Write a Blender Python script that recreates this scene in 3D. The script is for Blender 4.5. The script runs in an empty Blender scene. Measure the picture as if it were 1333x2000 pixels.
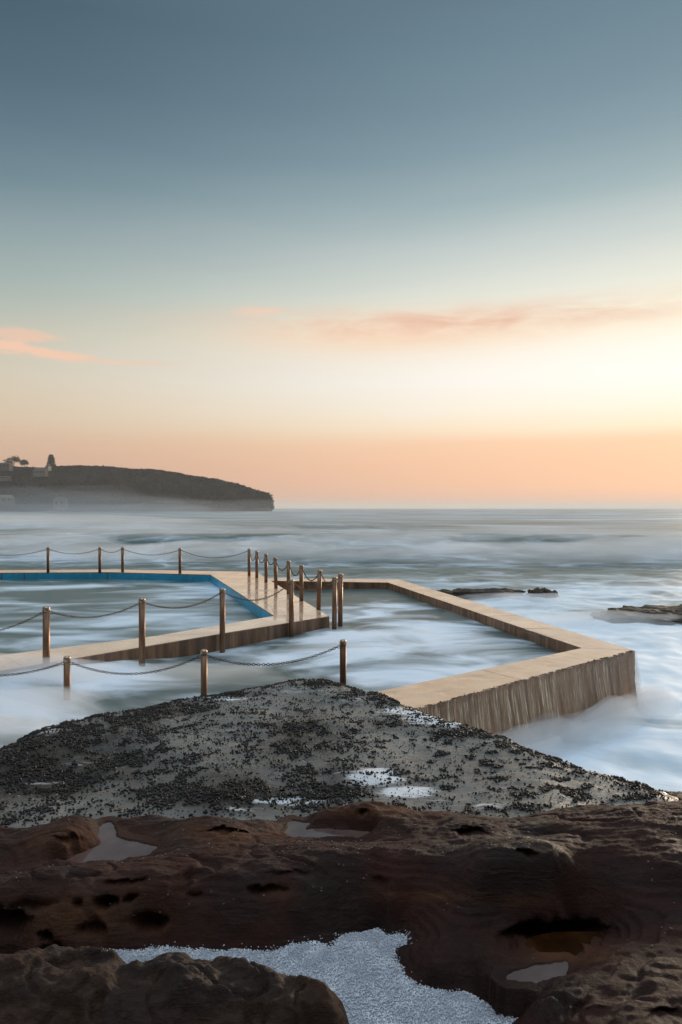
import bpy, bmesh, math, random
import numpy as np
from mathutils import Vector, Matrix, noise as mnoise
R = math.radians
C = bpy.context.scene.collection
sc = bpy.context.scene
random.seed(7); rng = np.random.default_rng(7)

# ------------------------------------------------------------------ camera
CAM_H = 2.6
F = 1333.0                                   # focal length in photo pixels (24 mm on a 36 mm high sensor)
cd = bpy.data.cameras.new('camera'); cam = bpy.data.objects.new('camera', cd); C.objects.link(cam)
cam.location = (0, 0, CAM_H); cam.rotation_euler = (R(90), 0, 0)
cd.sensor_fit = 'VERTICAL'; cd.sensor_height = 36; cd.sensor_width = 24; cd.lens = 24
cd.shift_y = -0.0037; cd.clip_start = 0.05; cd.clip_end = 120000
sc.camera = cam
def P(px, py, z):
    d = (CAM_H - z) * F / (py - 992.5)
    return ((px - 666.5) / F * d, d, z)

# ------------------------------------------------------------------ sky, sun, exposure
SUN_AZ, SUN_EL = 37.0, 10.0
sc.view_settings.view_transform = 'Standard'; sc.view_settings.look = 'None'
sc.view_settings.exposure = 0.0; sc.view_settings.gamma = 1.0
try: sc.cycles.use_denoising = True; sc.cycles.volume_bounces = 3
except Exception: pass
def lin(r, g, b):
    f = lambda c: (c / 255 / 12.92) if c / 255 <= 0.04045 else ((c / 255 + 0.055) / 1.055) ** 2.4
    return (f(r), f(g), f(b), 1.0)
class NT:
    """small helper to wire a node tree"""
    def __init__(s, tree): s.t = tree; s.N = tree.nodes; s.L = tree.links
    def n(s, typ, **kw):
        o = s.N.new(typ)
        for k, v in kw.items(): setattr(o, k, v)
        return o
    def put(s, sock, v):
        if isinstance(v, bpy.types.NodeSocket): s.L.new(v, sock)
        else: sock.default_value = v
    def math(s, op, a, b=0.0, c=0.0, clamp=False):
        o = s.n('ShaderNodeMath', operation=op, use_clamp=clamp)
        for i, v in enumerate((a, b, c)): s.put(o.inputs[i], v)
        return o.outputs[0]
    def vmath(s, op, a, b=(0, 0, 0), out=0):
        o = s.n('ShaderNodeVectorMath', operation=op); s.put(o.inputs[0], a); s.put(o.inputs[1], b)
        return o.outputs[out]
    def mix(s, f, a, b, typ='MIX'):
        o = s.n('ShaderNodeMix', data_type='RGBA', blend_type=typ)
        s.put(o.inputs[0], f); s.put(o.inputs[6], a); s.put(o.inputs[7], b)
        return o.outputs[2]
    def ramp(s, f, stops, interp='LINEAR'):
        o = s.n('ShaderNodeValToRGB'); cr = o.color_ramp; cr.interpolation = interp
        while len(cr.elements) > 1: cr.elements.remove(cr.elements[-1])
        cr.elements[0].position, cr.elements[0].color = stops[0]
        for p, c in stops[1:]:
            e = cr.elements.new(p); e.color = c
        s.put(o.inputs[0], f); return o.outputs[0]
    def sm(s, f, a, b, lo=0.0, hi=1.0):
        o = s.n('ShaderNodeMapRange', interpolation_type='SMOOTHSTEP')
        for i, v in enumerate((f, a, b, lo, hi)): s.put(o.inputs[i], v)
        return o.outputs[0]
    def noise(s, vec, scale, detail=4, rough=0.55, dist=0.0, out=0):
        o = s.n('ShaderNodeTexNoise'); s.put(o.inputs['Vector'], vec)
        o.inputs['Scale'].default_value = scale; o.inputs['Detail'].default_value = detail
        o.inputs['Roughness'].default_value = rough; o.inputs['Distortion'].default_value = dist
        return o.outputs[out]
    def scale(s, vec, sx, sy, sz, loc=(0, 0, 0), rz=0.0):
        o = s.n('ShaderNodeMapping'); s.put(o.inputs[0], vec)
        o.inputs[1].default_value = loc; o.inputs[2].default_value = (0, 0, rz); o.inputs[3].default_value = (sx, sy, sz)
        return o.outputs[0]
    def bump(s, h, strength, dist, normal=None):
        o = s.n('ShaderNodeBump'); o.inputs['Strength'].default_value = strength; o.inputs['Distance'].default_value = dist
        s.put(o.inputs['Height'], h)
        if normal is not None: s.put(o.inputs['Normal'], normal)
        return o.outputs[0]

wd = bpy.data.worlds.new('World'); sc.world = wd; wd.use_nodes = True
w = NT(wd.node_tree); w.N.clear()
tc = w.n('ShaderNodeTexCoord').outputs['Generated']
dirn = w.vmath('NORMALIZE', tc)
sep = w.n('ShaderNodeSeparateXYZ'); w.put(sep.inputs[0], dirn)
az = w.math('MULTIPLY', w.math('ARCTAN2', sep.outputs[0], sep.outputs[1]), 57.2958)
el = w.math('MULTIPLY', w.math('ARCSINE', sep.outputs[2]), 57.2958)
skyv = w.n('ShaderNodeCombineXYZ'); w.put(skyv.inputs[0], w.math('MULTIPLY', az, 0.05)); w.put(skyv.inputs[1], w.math('MULTIPLY', el, 0.35))
skyv = skyv.outputs[0]
wob = w.math('MULTIPLY', w.math('SUBTRACT', w.noise(skyv, 1.0, 2, 0.5), 0.5), 0.016)
fade = w.sm(sep.outputs[2], 0.02, 0.10)
elev = w.math('ADD', sep.outputs[2], w.math('MULTIPLY', wob, fade))
ZEN = [(.66, lin(84,104,124)), (.78, (.72,.86,.98,1)), (1.0, (1.30,1.52,1.68,1))]  # unseen overhead sky, brightened to add light on water and deck
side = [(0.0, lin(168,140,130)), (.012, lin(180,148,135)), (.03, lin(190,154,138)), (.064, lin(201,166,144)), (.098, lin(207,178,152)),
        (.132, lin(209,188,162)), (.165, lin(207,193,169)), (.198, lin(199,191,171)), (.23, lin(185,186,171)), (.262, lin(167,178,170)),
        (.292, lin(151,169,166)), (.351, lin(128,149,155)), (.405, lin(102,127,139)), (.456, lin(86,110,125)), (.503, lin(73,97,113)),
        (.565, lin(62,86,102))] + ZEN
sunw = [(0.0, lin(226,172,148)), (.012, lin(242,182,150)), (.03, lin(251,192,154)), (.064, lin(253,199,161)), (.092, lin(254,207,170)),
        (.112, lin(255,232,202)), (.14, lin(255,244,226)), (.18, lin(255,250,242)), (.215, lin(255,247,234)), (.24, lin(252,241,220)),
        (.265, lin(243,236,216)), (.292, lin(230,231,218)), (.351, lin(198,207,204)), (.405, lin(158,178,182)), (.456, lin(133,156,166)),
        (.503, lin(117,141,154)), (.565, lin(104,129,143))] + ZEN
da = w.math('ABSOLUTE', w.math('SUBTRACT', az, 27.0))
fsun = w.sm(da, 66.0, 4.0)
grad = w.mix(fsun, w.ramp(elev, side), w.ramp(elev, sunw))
def ell(a0, e0, ra, re, tilt=0.0):
    """soft ellipse of cloud, by its compass direction and height in degrees"""
    x = w.math('DIVIDE', w.math('SUBTRACT', az, a0), ra)
    y = w.math('DIVIDE', w.math('SUBTRACT', w.math('SUBTRACT', el, e0), w.math('MULTIPLY', w.math('SUBTRACT', az, a0), tilt)), re)
    r2 = w.math('ADD', w.math('MULTIPLY', x, x), w.math('MULTIPLY', y, y))
    return w.math('POWER', 2.718, w.math('MULTIPLY', r2, -1.0))
cv = w.n('ShaderNodeCombineXYZ'); w.put(cv.inputs[0], w.math('MULTIPLY', az, 0.16)); w.put(cv.inputs[1], w.math('MULTIPLY', el, 0.75)); cv = cv.outputs[0]
cn = w.noise(cv, 1.0, 6, 0.6, 0.4)
def streak(e, lo, hi): return w.math('MULTIPLY', w.sm(w.math('ADD', w.math('MULTIPLY', e, 0.55), w.math('MULTIPLY', w.math('SUBTRACT', cn, 0.5), 1.1)), lo, hi), w.sm(e, 0.02, 0.25))
clA = streak(ell(-25.5, 12.9, 4.4, 0.6, -0.05), 0.12, 0.5)
clB = streak(ell(-24.0, 11.95, 5.2, 0.5, -0.07), 0.10, 0.45)
clC = streak(ell(-17.0, 11.5, 6.0, 0.35, -0.02), 0.22, 0.6)
clD = streak(ell(-6.6, 15.9, 2.2, 0.4, 0.04), 0.12, 0.5)
eE = ell(10.0, 15.0, 17.0, 1.1, 0.0)
clE = w.math('MULTIPLY', eE, w.sm(cn, 0.28, 0.72))
clF = ell(5.0, 14.3, 13.0, 1.6, 0.02)
col = w.mix(w.math('MULTIPLY', clF, 0.8), grad, lin(250, 216, 186))
for k_, a_, c_ in ((clA, .8, lin(238, 196, 170)), (clB, .95, lin(244, 200, 172)), (clC, .5, lin(236, 200, 172)), (clD, .8, lin(236, 206, 182)), (clE, 1.0, lin(230, 184, 158))):
    col = w.mix(w.math('MULTIPLY', k_, a_, clamp=True), col, c_)
behind = w.sm(w.math('ABSOLUTE', az), 70.0, 125.0)  # unseen rear sky, darkened so faces towards the camera stay dim
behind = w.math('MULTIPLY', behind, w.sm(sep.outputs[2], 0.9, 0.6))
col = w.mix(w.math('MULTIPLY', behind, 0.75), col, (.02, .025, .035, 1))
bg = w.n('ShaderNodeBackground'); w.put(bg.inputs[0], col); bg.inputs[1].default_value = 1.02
nis = w.n('ShaderNodeTexSky', sky_type='NISHITA', sun_disc=False, sun_elevation=R(SUN_EL), sun_rotation=R(SUN_AZ))
bg2 = w.n('ShaderNodeBackground'); w.put(bg2.inputs[0], nis.outputs[0]); bg2.inputs[1].default_value = 0.004
addn = w.n('ShaderNodeAddShader'); w.L.new(bg.outputs[0], addn.inputs[0]); w.L.new(bg2.outputs[0], addn.inputs[1])
wo = w.n('ShaderNodeOutputWorld'); w.L.new(addn.outputs[0], wo.inputs[0])

sl = bpy.data.lights.new('sun', 'SUN'); sun = bpy.data.objects.new('sun', sl); C.objects.link(sun)
sl.energy = 2.4; sl.angle = R(12); sl.color = (1.0, 0.80, 0.58)
sd = Vector((math.sin(R(SUN_AZ)) * math.cos(R(SUN_EL)), math.cos(R(SUN_AZ)) * math.cos(R(SUN_EL)), math.sin(R(SUN_EL))))
sun.rotation_euler = sd.to_track_quat('Z', 'Y').to_euler(); sun.location = (20, 30, 30)

# ------------------------------------------------------------------ helpers
def hsh(i, j, seed):
    n = (i.astype(np.int64) * 374761393 + j.astype(np.int64) * 668265263 + seed * 1442695041) & 0x7fffffff
    n = ((n ^ (n >> 13)) * 1274126177) & 0x7fffffff
    return ((n ^ (n >> 16)) & 0xffff) / 65535.0
def vn(x, y, seed=0):
    """smooth gradient noise, about -0.7 .. 0.7"""
    i = np.floor(x); j = np.floor(y); u = x - i; v = y - j
    fu = u * u * u * (u * (u * 6 - 15) + 10); fv = v * v * v * (v * (v * 6 - 15) + 10)
    def g(a, b, du, dv):
        t = hsh(i + a, j + b, seed) * 2 * np.pi
        return np.cos(t) * du + np.sin(t) * dv
    a = g(0, 0, u, v); b = g(1, 0, u - 1, v); c = g(0, 1, u, v - 1); d = g(1, 1, u - 1, v - 1)
    return (a * (1 - fu) + b * fu) * (1 - fv) + (c * (1 - fu) + d * fu) * fv
def fbm(x, y, octv=4, seed=0, gain=0.5):
    s = 0; a = 1.0
    for k in range(octv):
        s = s + a * vn(x, y, seed + k * 17); x = x * 2.03 + 5.1; y = y * 2.03 + 3.7; a *= gain
    return s
def sstep(x, a, b):
    t = np.clip((x - a) / (b - a), 0, 1); return t * t * (3 - 2 * t)
def link(name, me, m=None, parent=None):
    o = bpy.data.objects.new(name, me); C.objects.link(o)
    if m is not None: me.materials.append(m)
    if parent is not None: o.parent = parent
    return o
def npmesh(name, co, faces, m, parent=None, smooth=True, attrs=None, uv=None):
    """mesh object from numpy vertices and a numpy face table (all tris or all quads)"""
    me = bpy.data.meshes.new(name); co = np.asarray(co, np.float32); faces = np.asarray(faces, np.int32)
    k = faces.shape[1]; nf = len(faces)
    me.vertices.add(len(co)); me.vertices.foreach_set('co', co.ravel())
    me.loops.add(nf * k); me.loops.foreach_set('vertex_index', faces.ravel())
    me.polygons.add(nf); me.polygons.foreach_set('loop_start', np.arange(0, nf * k, k, dtype=np.int32))
    try: me.polygons.foreach_set('loop_total', np.full(nf, k, np.int32))
    except Exception: pass
    me.polygons.foreach_set('use_smooth', np.full(nf, smooth))
    for an, av in (attrs or {}).items():
        a = me.attributes.new(an, 'FLOAT', 'POINT'); a.data.foreach_set('value', np.asarray(av, np.float32).ravel())
    me.update(calc_edges=True); me.validate()
    return link(name, me, m, parent)
def gridfaces(nr, nc, mask=None, wrap=False):
    r, c = np.meshgrid(np.arange(nr - 1), np.arange(nc if wrap else nc - 1), indexing='ij')
    c2 = (c + 1) % nc
    f = np.stack([r * nc + c, r * nc + c2, (r + 1) * nc + c2, (r + 1) * nc + c], -1).reshape(-1, 4)
    if mask is not None: f = f[mask.ravel()[f].any(1)]
    return f
def compact(co, faces, *arrs):
    used = np.unique(faces); m = np.full(len(co), -1); m[used] = np.arange(len(used))
    return (co[used], m[faces]) + tuple(a.ravel()[used] for a in arrs)
def inpoly(x, y, poly):
    x = np.asarray(x); y = np.asarray(y); ins = np.zeros(x.shape, bool); n = len(poly)
    for i in range(n):
        x0, y0 = poly[i][:2]; x1, y1 = poly[(i + 1) % n][:2]
        cnd = ((y0 > y) != (y1 > y)) & (x < (x1 - x0) * (y - y0) / (y1 - y0 + 1e-12) + x0)
        ins ^= cnd
    return ins
def polydist(x, y, poly):
    d = np.full(np.shape(x), 1e9); n = len(poly)
    for i in range(n):
        x0, y0 = poly[i][:2]; x1, y1 = poly[(i + 1) % n][:2]
        dx, dy = x1 - x0, y1 - y0; t = np.clip(((x - x0) * dx + (y - y0) * dy) / (dx * dx + dy * dy + 1e-12), 0, 1)
        d = np.minimum(d, np.hypot(x - x0 - t * dx, y - y0 - t * dy))
    return np.where(inpoly(x, y, poly), d, -d)
def thing(name, label, cat, loc=(0, 0, 0), group=None):
    o = bpy.data.objects.new(name, None); C.objects.link(o); o.location = loc; o.empty_display_size = 0.1
    return tag(o, label, cat, group)
def tag(o, label=None, cat=None, group=None, kind=None):
    if label: o['label'] = label
    if cat: o['category'] = cat
    if group: o['group'] = group
    if kind: o['kind'] = kind
    return o
def bmobj(name, bm, m, parent=None, smooth=False):
    me = bpy.data.meshes.new(name); bm.normal_update(); bm.to_mesh(me); bm.free()
    if smooth:
        for p in me.polygons: p.use_smooth = True
    return link(name, me, m, parent)
def prism(bm, poly, z0, z1, bev=0.0):
    area = sum(poly[i][0] * poly[(i + 1) % len(poly)][1] - poly[(i + 1) % len(poly)][0] * poly[i][1] for i in range(len(poly)))
    if area < 0: poly = poly[::-1]
    b = [bm.verts.new((p[0], p[1], z0)) for p in poly]; t = [bm.verts.new((p[0], p[1], z1)) for p in poly]
    n = len(poly); top = bm.faces.new(t); bm.faces.new(b[::-1])
    for i in range(n): bm.faces.new((b[i], b[(i + 1) % n], t[(i + 1) % n], t[i]))
    if bev: bmesh.ops.bevel(bm, geom=list(top.edges), offset=bev, segments=2, affect='EDGES', profile=0.5)
def box(bm, x0, x1, y0, y1, z0, z1): prism(bm, [(x0, y0), (x1, y0), (x1, y1), (x0, y1)], z0, z1)

# ------------------------------------------------------------------ materials
def newmat(name):
    m = bpy.data.materials.new(name); m.use_nodes = True; t = NT(m.node_tree); t.N.clear()
    p = t.n('ShaderNodeBsdfPrincipled'); o = t.n('ShaderNodeOutputMaterial'); t.L.new(p.outputs[0], o.inputs[0])
    co = t.n('ShaderNodeTexCoord').outputs['Object']
    return m, t, p, co
def attr(t, name): return t.n('ShaderNodeAttribute', attribute_name=name).outputs['Fac']

def mat_water(name, deep, foamc, sc1, sc2, stretch=(1, 1), rough=(0.40, 0.6), bias=0.0, bumpd=0.05, rz=0.0):
    m, t, p, co = newmat(name)
    v = t.scale(co, stretch[0], stretch[1], 1, rz=rz)
    n1 = t.noise(v, sc1, 5, 0.55, 0.6); n2 = t.noise(v, sc2, 4, 0.5, 0.3)
    f = t.math('ADD', t.math('MULTIPLY', n1, 3.2), t.math('MULTIPLY', n2, 2.2))
    f = t.math('ADD', t.math('SUBTRACT', f, 2.7), t.math('ADD', attr(t, 'foam'), bias))
    ff = t.sm(f, 0.0, 1.0)
    t.put(p.inputs['Base Color'], t.mix(ff, deep, foamc))
    t.put(p.inputs['Roughness'], t.sm(ff, 0.0, 1.0, rough[0], rough[1]))
    t.put(p.inputs['Specular IOR Level'], t.sm(ff, 0.0, 1.0, 0.38, 0.2))
    p.inputs['IOR'].default_value = 1.33
    t.put(p.inputs['Normal'], t.bump(t.math('ADD', n1, n2), 0.5, bumpd))
    return m
M_POOL = mat_water('pool_water', (.060, .115, .122, 1), (.64, .74, .84, 1), 0.55, 0.16, (0.5, 1.0), bias=0.12)
M_CHAN = mat_water('channel_water', (.075, .105, .100, 1), (.76, .84, .94, 1), 0.7, 0.25, (0.6, 1.0), bias=0.08)
M_SEA = None
def make_sea_mat():
    m, t, p, co = newmat('sea_water')
    n1 = t.noise(t.scale(co, 0.6, 1, 1, rz=0.3), 0.45, 5, 0.6, 0.9)
    n2 = t.noise(t.scale(co, 0.35, 1, 1), 0.09, 4, 0.55, 0.5)
    n3 = t.noise(t.scale(co, 0.10, 1, 1), 0.035, 5, 0.6, 0.2)
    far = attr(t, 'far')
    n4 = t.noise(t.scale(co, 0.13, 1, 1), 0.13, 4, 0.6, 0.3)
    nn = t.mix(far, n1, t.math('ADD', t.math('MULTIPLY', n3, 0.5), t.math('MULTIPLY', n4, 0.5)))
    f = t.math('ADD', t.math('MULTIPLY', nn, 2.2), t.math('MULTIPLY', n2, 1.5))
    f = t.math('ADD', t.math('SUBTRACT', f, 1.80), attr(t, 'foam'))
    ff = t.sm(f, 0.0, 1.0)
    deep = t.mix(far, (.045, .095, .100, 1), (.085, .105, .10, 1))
    t.put(p.inputs['Base Color'], t.mix(ff, deep, (.74, .84, .94, 1)))
    t.put(p.inputs['Roughness'], t.sm(ff, 0.0, 1.0, 0.38, 0.6))
    t.put(p.inputs['Specular IOR Level'], t.sm(ff, 0.0, 1.0, 0.45, 0.2)); p.inputs['IOR'].default_value = 1.33
    b = t.bump(n3, 0.7, 1.2); b = t.bump(t.math('ADD', n1, n2), 0.5, 0.08, b)
    t.put(p.inputs['Normal'], b)
    return m
M_SEA = make_sea_mat()

def mat_concrete(name, c1, c2, stain, rough=(0.18, 0.5), wet=0.5, coat=0.0, bumps=0.35):
    m, t, p, co = newmat(name)
    n1 = t.noise(co, 0.9, 5, 0.6, 0.4); n2 = t.noise(co, 9.0, 5, 0.65); n3 = t.noise(co, 70.0, 2, 0.5)
    c = t.mix(t.sm(n1, 0.35, 0.68), c1, c2)
    c = t.mix(t.math('MULTIPLY', t.sm(n2, 0.52, 0.78), 0.6), c, stain)
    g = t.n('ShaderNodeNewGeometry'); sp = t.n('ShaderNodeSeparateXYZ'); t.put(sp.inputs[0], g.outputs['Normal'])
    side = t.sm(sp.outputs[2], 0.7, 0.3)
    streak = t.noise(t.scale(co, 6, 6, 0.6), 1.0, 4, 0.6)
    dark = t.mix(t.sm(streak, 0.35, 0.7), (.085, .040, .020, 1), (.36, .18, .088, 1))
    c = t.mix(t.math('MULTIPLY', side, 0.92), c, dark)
    t.put(p.inputs['Base Color'], c)
    rr = t.sm(t.noise(co, 1.6, 4, 0.6, 0.5), 0.35, 0.7, rough[0], rough[1])
    t.put(p.inputs['Roughness'], t.math('MAXIMUM', rr, t.math('MULTIPLY', side, 0.5)))
    p.inputs['Specular IOR Level'].default_value = wet
    t.put(p.inputs['Coat Weight'], t.math('MULTIPLY', t.sm(n1, 0.65, 0.4, coat * 0.5, coat), t.math('SUBTRACT', 1.0, side))); p.inputs['Coat Roughness'].default_value = 0.07; p.inputs['Coat IOR'].default_value = 1.33
    t.put(p.inputs['Normal'], t.bump(t.math('ADD', t.math('MULTIPLY', n2, 0.6), t.math('MULTIPLY', n3, 0.4)), bumps, 0.012))
    return m
M_DECK = mat_concrete('wet_concrete', (.56, .36, .235, 1), (.64, .42, .28, 1), (.42, .27, .17, 1), wet=0.7, coat=0.9, bumps=0.14)
M_WALL = mat_concrete('wall_concrete', (.60, .37, .22, 1), (.66, .42, .25, 1), (.45, .28, .165, 1), (0.25, 0.5), wet=0.7, coat=0.5, bumps=0.25)

def mat_blue():
    m, t, p, co = newmat('blue_pool_paint')
    n = t.noise(co, 3.0, 5, 0.65); drip = t.noise(t.scale(co, 7, 7, 0.7), 1.0, 4, 0.6)
    c = t.mix(t.sm(n, 0.3, 0.75), (.012, .36, .60, 1), (.03, .46, .70, 1))
    c = t.mix(t.math('MULTIPLY', t.sm(drip, 0.66, 0.74), 0.55), c, (.45, .55, .60, 1))
    t.put(p.inputs['Base Color'], c); p.inputs['Roughness'].default_value = 0.4
    return m
M_BLUE = mat_blue()
def mat_metal(name, c, met, rough, spots=None):
    m, t, p, co = newmat(name)
    n = t.noise(t.scale(co, 1, 1, 0.25), 14.0, 4, 0.6)
    t.put(p.inputs['Base Color'], t.mix(t.sm(n, 0.42, 0.75), c, spots or c))
    p.inputs['Metallic'].default_value = met
    t.put(p.inputs['Roughness'], t.sm(n, 0.3, 0.8, rough, rough + 0.2))
    return m
M_POST = mat_metal('bronze_post', (.26, .140, .080, 1), 0.6, 0.36, (.13, .065, .04, 1))
M_RUST = mat_metal('dark_rust_post', (.11, .042, .022, 1), 0.6, 0.38, (.05, .02, .012, 1))
M_CAP = mat_metal('cap_metal', (.42, .31, .23, 1), 0.9, 0.24, (.28, .19, .13, 1))
M_CHAIN = mat_metal('chain_iron', (.045, .032, .028, 1), 0.7, 0.42, (.13, .06, .03, 1))
M_CHAINB = mat_metal('chain_bronze', (.20, .10, .05, 1), 0.75, 0.38, (.10, .045, .025, 1))

def mat_sandstone(name, dark, mid, tan, tanamt=0.5):
    m, t, p, co = newmat(name)
    n1 = t.noise(co, 1.3, 6, 0.6, 0.8); n2 = t.noise(t.scale(co, 0.7, 3.0, 8.0, rz=-0.12), 4.0, 6, 0.65, 1.2); n3 = t.noise(co, 45.0, 5, 0.7)
    vo = t.n('ShaderNodeTexVoronoi'); t.put(vo.inputs['Vector'], co); vo.inputs['Scale'].default_value = 85.0
    c = t.mix(t.sm(n1, 0.34, 0.68), dark, mid)
    c = t.mix(t.math('MULTIPLY', attr(t, 'ochre'), t.sm(n1, 0.25, 0.6)), c, (.105, .040, .015, 1))
    c = t.mix(t.math('MULTIPLY', t.sm(n2, 0.55, 0.8), tanamt), c, tan)
    c = t.mix(t.math('MULTIPLY', t.sm(n3, 0.55, 0.8), 0.35), c, tan)
    c = t.mix(t.math('MULTIPLY', t.sm(n3, 0.45, 0.2), 0.6), c, (dark[0] * .4, dark[1] * .4, dark[2] * .4, 1))
    t.put(p.inputs['Base Color'], c)
    t.put(p.inputs['Roughness'], t.sm(t.math('ADD', n1, t.math('MULTIPLY', n3, 0.4)), 0.4, 0.95, 0.42, 0.8))
    p.inputs['Specular IOR Level'].default_value = 0.18
    b = t.bump(n2, 0.55, 0.025); b = t.bump(n3, 0.8, 0.014, b); b = t.bump(vo.outputs['Distance'], 0.18, 0.004, b)
    t.put(p.inputs['Normal'], b)
    return m
M_STONE = mat_sandstone('red_sandstone', (.0140, .0044, .0030, 1), (.036, .0105, .0066, 1), (.078, .036, .025, 1))
M_LEDGE = mat_sandstone('ledge_sandstone', (.023, .0125, .009, 1), (.055, .028, .018, 1), (.14, .082, .052, 1), 0.6)
M_SEAROCK = mat_sandstone('sea_rock', (.035, .026, .020, 1), (.075, .055, .040, 1), (.30, .21, .13, 1), 0.55)

def mat_slab():
    m, t, p, co = newmat('grey_slab_rock')
    n1 = t.noise(co, 1.1, 5, 0.6, 0.7); n2 = t.noise(t.scale(co, 0.6, 3.2, 1, rz=0.55), 5.0, 5, 0.65, 0.6); n3 = t.noise(co, 60.0, 4, 0.65)
    wash = t.math('ADD', attr(t, 'wash'), t.math('MULTIPLY', t.math('SUBTRACT', n2, 0.5), 1.7))
    wf = t.math('MULTIPLY', t.sm(wash, 0.30, 0.75), 0.9)
    c = t.mix(t.sm(n1, 0.35, 0.7), (.095, .088, .080, 1), (.18, .168, .152, 1))
    c = t.mix(t.math('MULTIPLY', t.sm(n2, 0.5, 0.72), 0.5), c, (.29, .275, .26, 1))
    c = t.mix(attr(t, 'weed'), c, (.022, .017, .014, 1))
    c = t.mix(wf, c, (.74, .75, .78, 1))
    t.put(p.inputs['Base Color'], c)
    t.put(p.inputs['Roughness'], t.math('MAXIMUM', t.sm(n2, 0.3, 0.75, 0.24, 0.6), t.math('MULTIPLY', wf, 0.6)))
    t.put(p.inputs['Specular IOR Level'], t.math('SUBTRACT', 0.5, t.math('MULTIPLY', attr(t, 'weed'), 0.45)))
    b = t.bump(n2, 0.5, 0.03); b = t.bump(n3, 0.5, 0.008, b); t.put(p.inputs['Normal'], b)
    return m
M_SLAB = mat_slab()
def simple(name, c1, c2, scale, rough, spec=0.5, bump=0.0):
    m, t, p, co = newmat(name)
    n = t.noise(co, scale, 4, 0.6); t.put(p.inputs['Base Color'], t.mix(t.sm(n, 0.35, 0.7), c1, c2))
    p.inputs['Roughness'].default_value = rough; p.inputs['Specular IOR Level'].default_value = spec
    if bump: t.put(p.inputs['Normal'], t.bump(n, 0.6, bump))
    return m
M_MUSSEL = simple('mussel_shell', (.009, .008, .008, 1), (.028, .020, .018, 1), 20, 0.5, 0.22)
M_BARN = simple('barnacle_shell', (.30, .28, .26, 1), (.52, .50, .47, 1), 30, 0.6, 0.3)
M_ALGAE = simple('brown_algae', (.04, .024, .012, 1), (.10, .06, .03, 1), 20, 0.6, 0.3)
M_SNAIL = simple('snail_shell', (.10, .09, .09, 1), (.30, .27, .26, 1), 30, 0.4)
M_FOAM = simple('foam_bubbles', (.55, .57, .63, 1), (.85, .86, .90, 1), 9, 0.35, 0.5)
M_FOAMBASE = simple('foam_base', (.24, .255, .30, 1), (.42, .44, .50, 1), 60, 0.5, 0.4, 0.01)
M_PUDDLE = simple('puddle_water', (.085, .052, .045, 1), (.12, .078, .068, 1), 4, 0.05, 0.5)
M_AMBER = simple('amber_pool_water', (.018, .007, .002, 1), (.048, .017, .004, 1), 4, 0.06, 0.35)

# ------------------------------------------------------------------ ground under everything: seabed is the sea sheet itself
SEA_Z = -0.95
def build_sea():
    rows = np.concatenate([np.linspace(2.0, 16, 90, endpoint=False), np.geomspace(16, 140, 230, endpoint=False), np.geomspace(140, 20000, 120)])
    ang = np.concatenate([np.linspace(-48, 48, 420, endpoint=False), np.linspace(48, 312, 90, endpoint=False)])
    rr, aa = np.meshgrid(rows, np.radians(ang), indexing='ij')
    x = rr * np.sin(aa); y = rr * np.cos(aa)
    near = np.exp(-(rr / 90.0) ** 2)
    z = SEA_Z + near * (0.11 * fbm(x * 0.35, y * 0.45, 4, 3) + 0.06 * fbm(x * .9, y * 1.1, 3, 9))
    yw = y + 0.05 * x + 2.5 * vn(x * 0.03, y * 0.02, 5)
    crest = np.exp(-((yw - 57) / np.where(yw < 57, 6.5, 11.0)) ** 2)                       # the breaking swell behind the pool
    hh = 1.35 + 0.35 * vn(x * 0.035, y * 0.01, 21)
    z += crest * hh * sstep(rr, 30, 45)
    y2 = y - 0.16 * x + 3 * vn(x * 0.02, y * 0.01, 6)
    crest2 = np.exp(-((y2 - 118) / np.where(y2 < 118, 10, 22)) ** 2); z += 1.5 * crest2 * (0.7 + 0.6 * vn(x * 0.02, y * 0.01, 33)) * sstep(-x, -60, 30)
    z += 0.35 * np.exp(-(rr / 900) ** 2) * sstep(rr, 100, 200) * vn(x * 0.008, y * 0.03, 41)
    foam = 0.16 + 0.0 * x
    foam += 0.75 * sstep(x, -2, 4) * (1 - sstep(y, 13, 32))         # whitewash off the sea wall
    foam += 0.28 * (1 - sstep(y, 26, 42)) * sstep(y, 14, 22)
    foam += 0.22 * np.exp(-((yw - 50) / 6.0) ** 2) + 0.22 * np.exp(-((yw - 59) / 2.5) ** 2) - 0.12 * crest + crest2 * 0.1
    foam -= 0.22 * np.exp(-((yw - 37.5) / 4.5) ** 2) * sstep(-x, -16, 6)
    far = sstep(rr, 60, 160)
    foam += 0.16 * sstep(rr, 90, 300)
    co = np.stack([x, y, z], -1).reshape(-1, 3)
    f = gridfaces(len(rows), len(ang), wrap=True)
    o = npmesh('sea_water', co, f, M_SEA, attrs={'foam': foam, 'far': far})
    tag(o, kind='structure')
build_sea()

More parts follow.
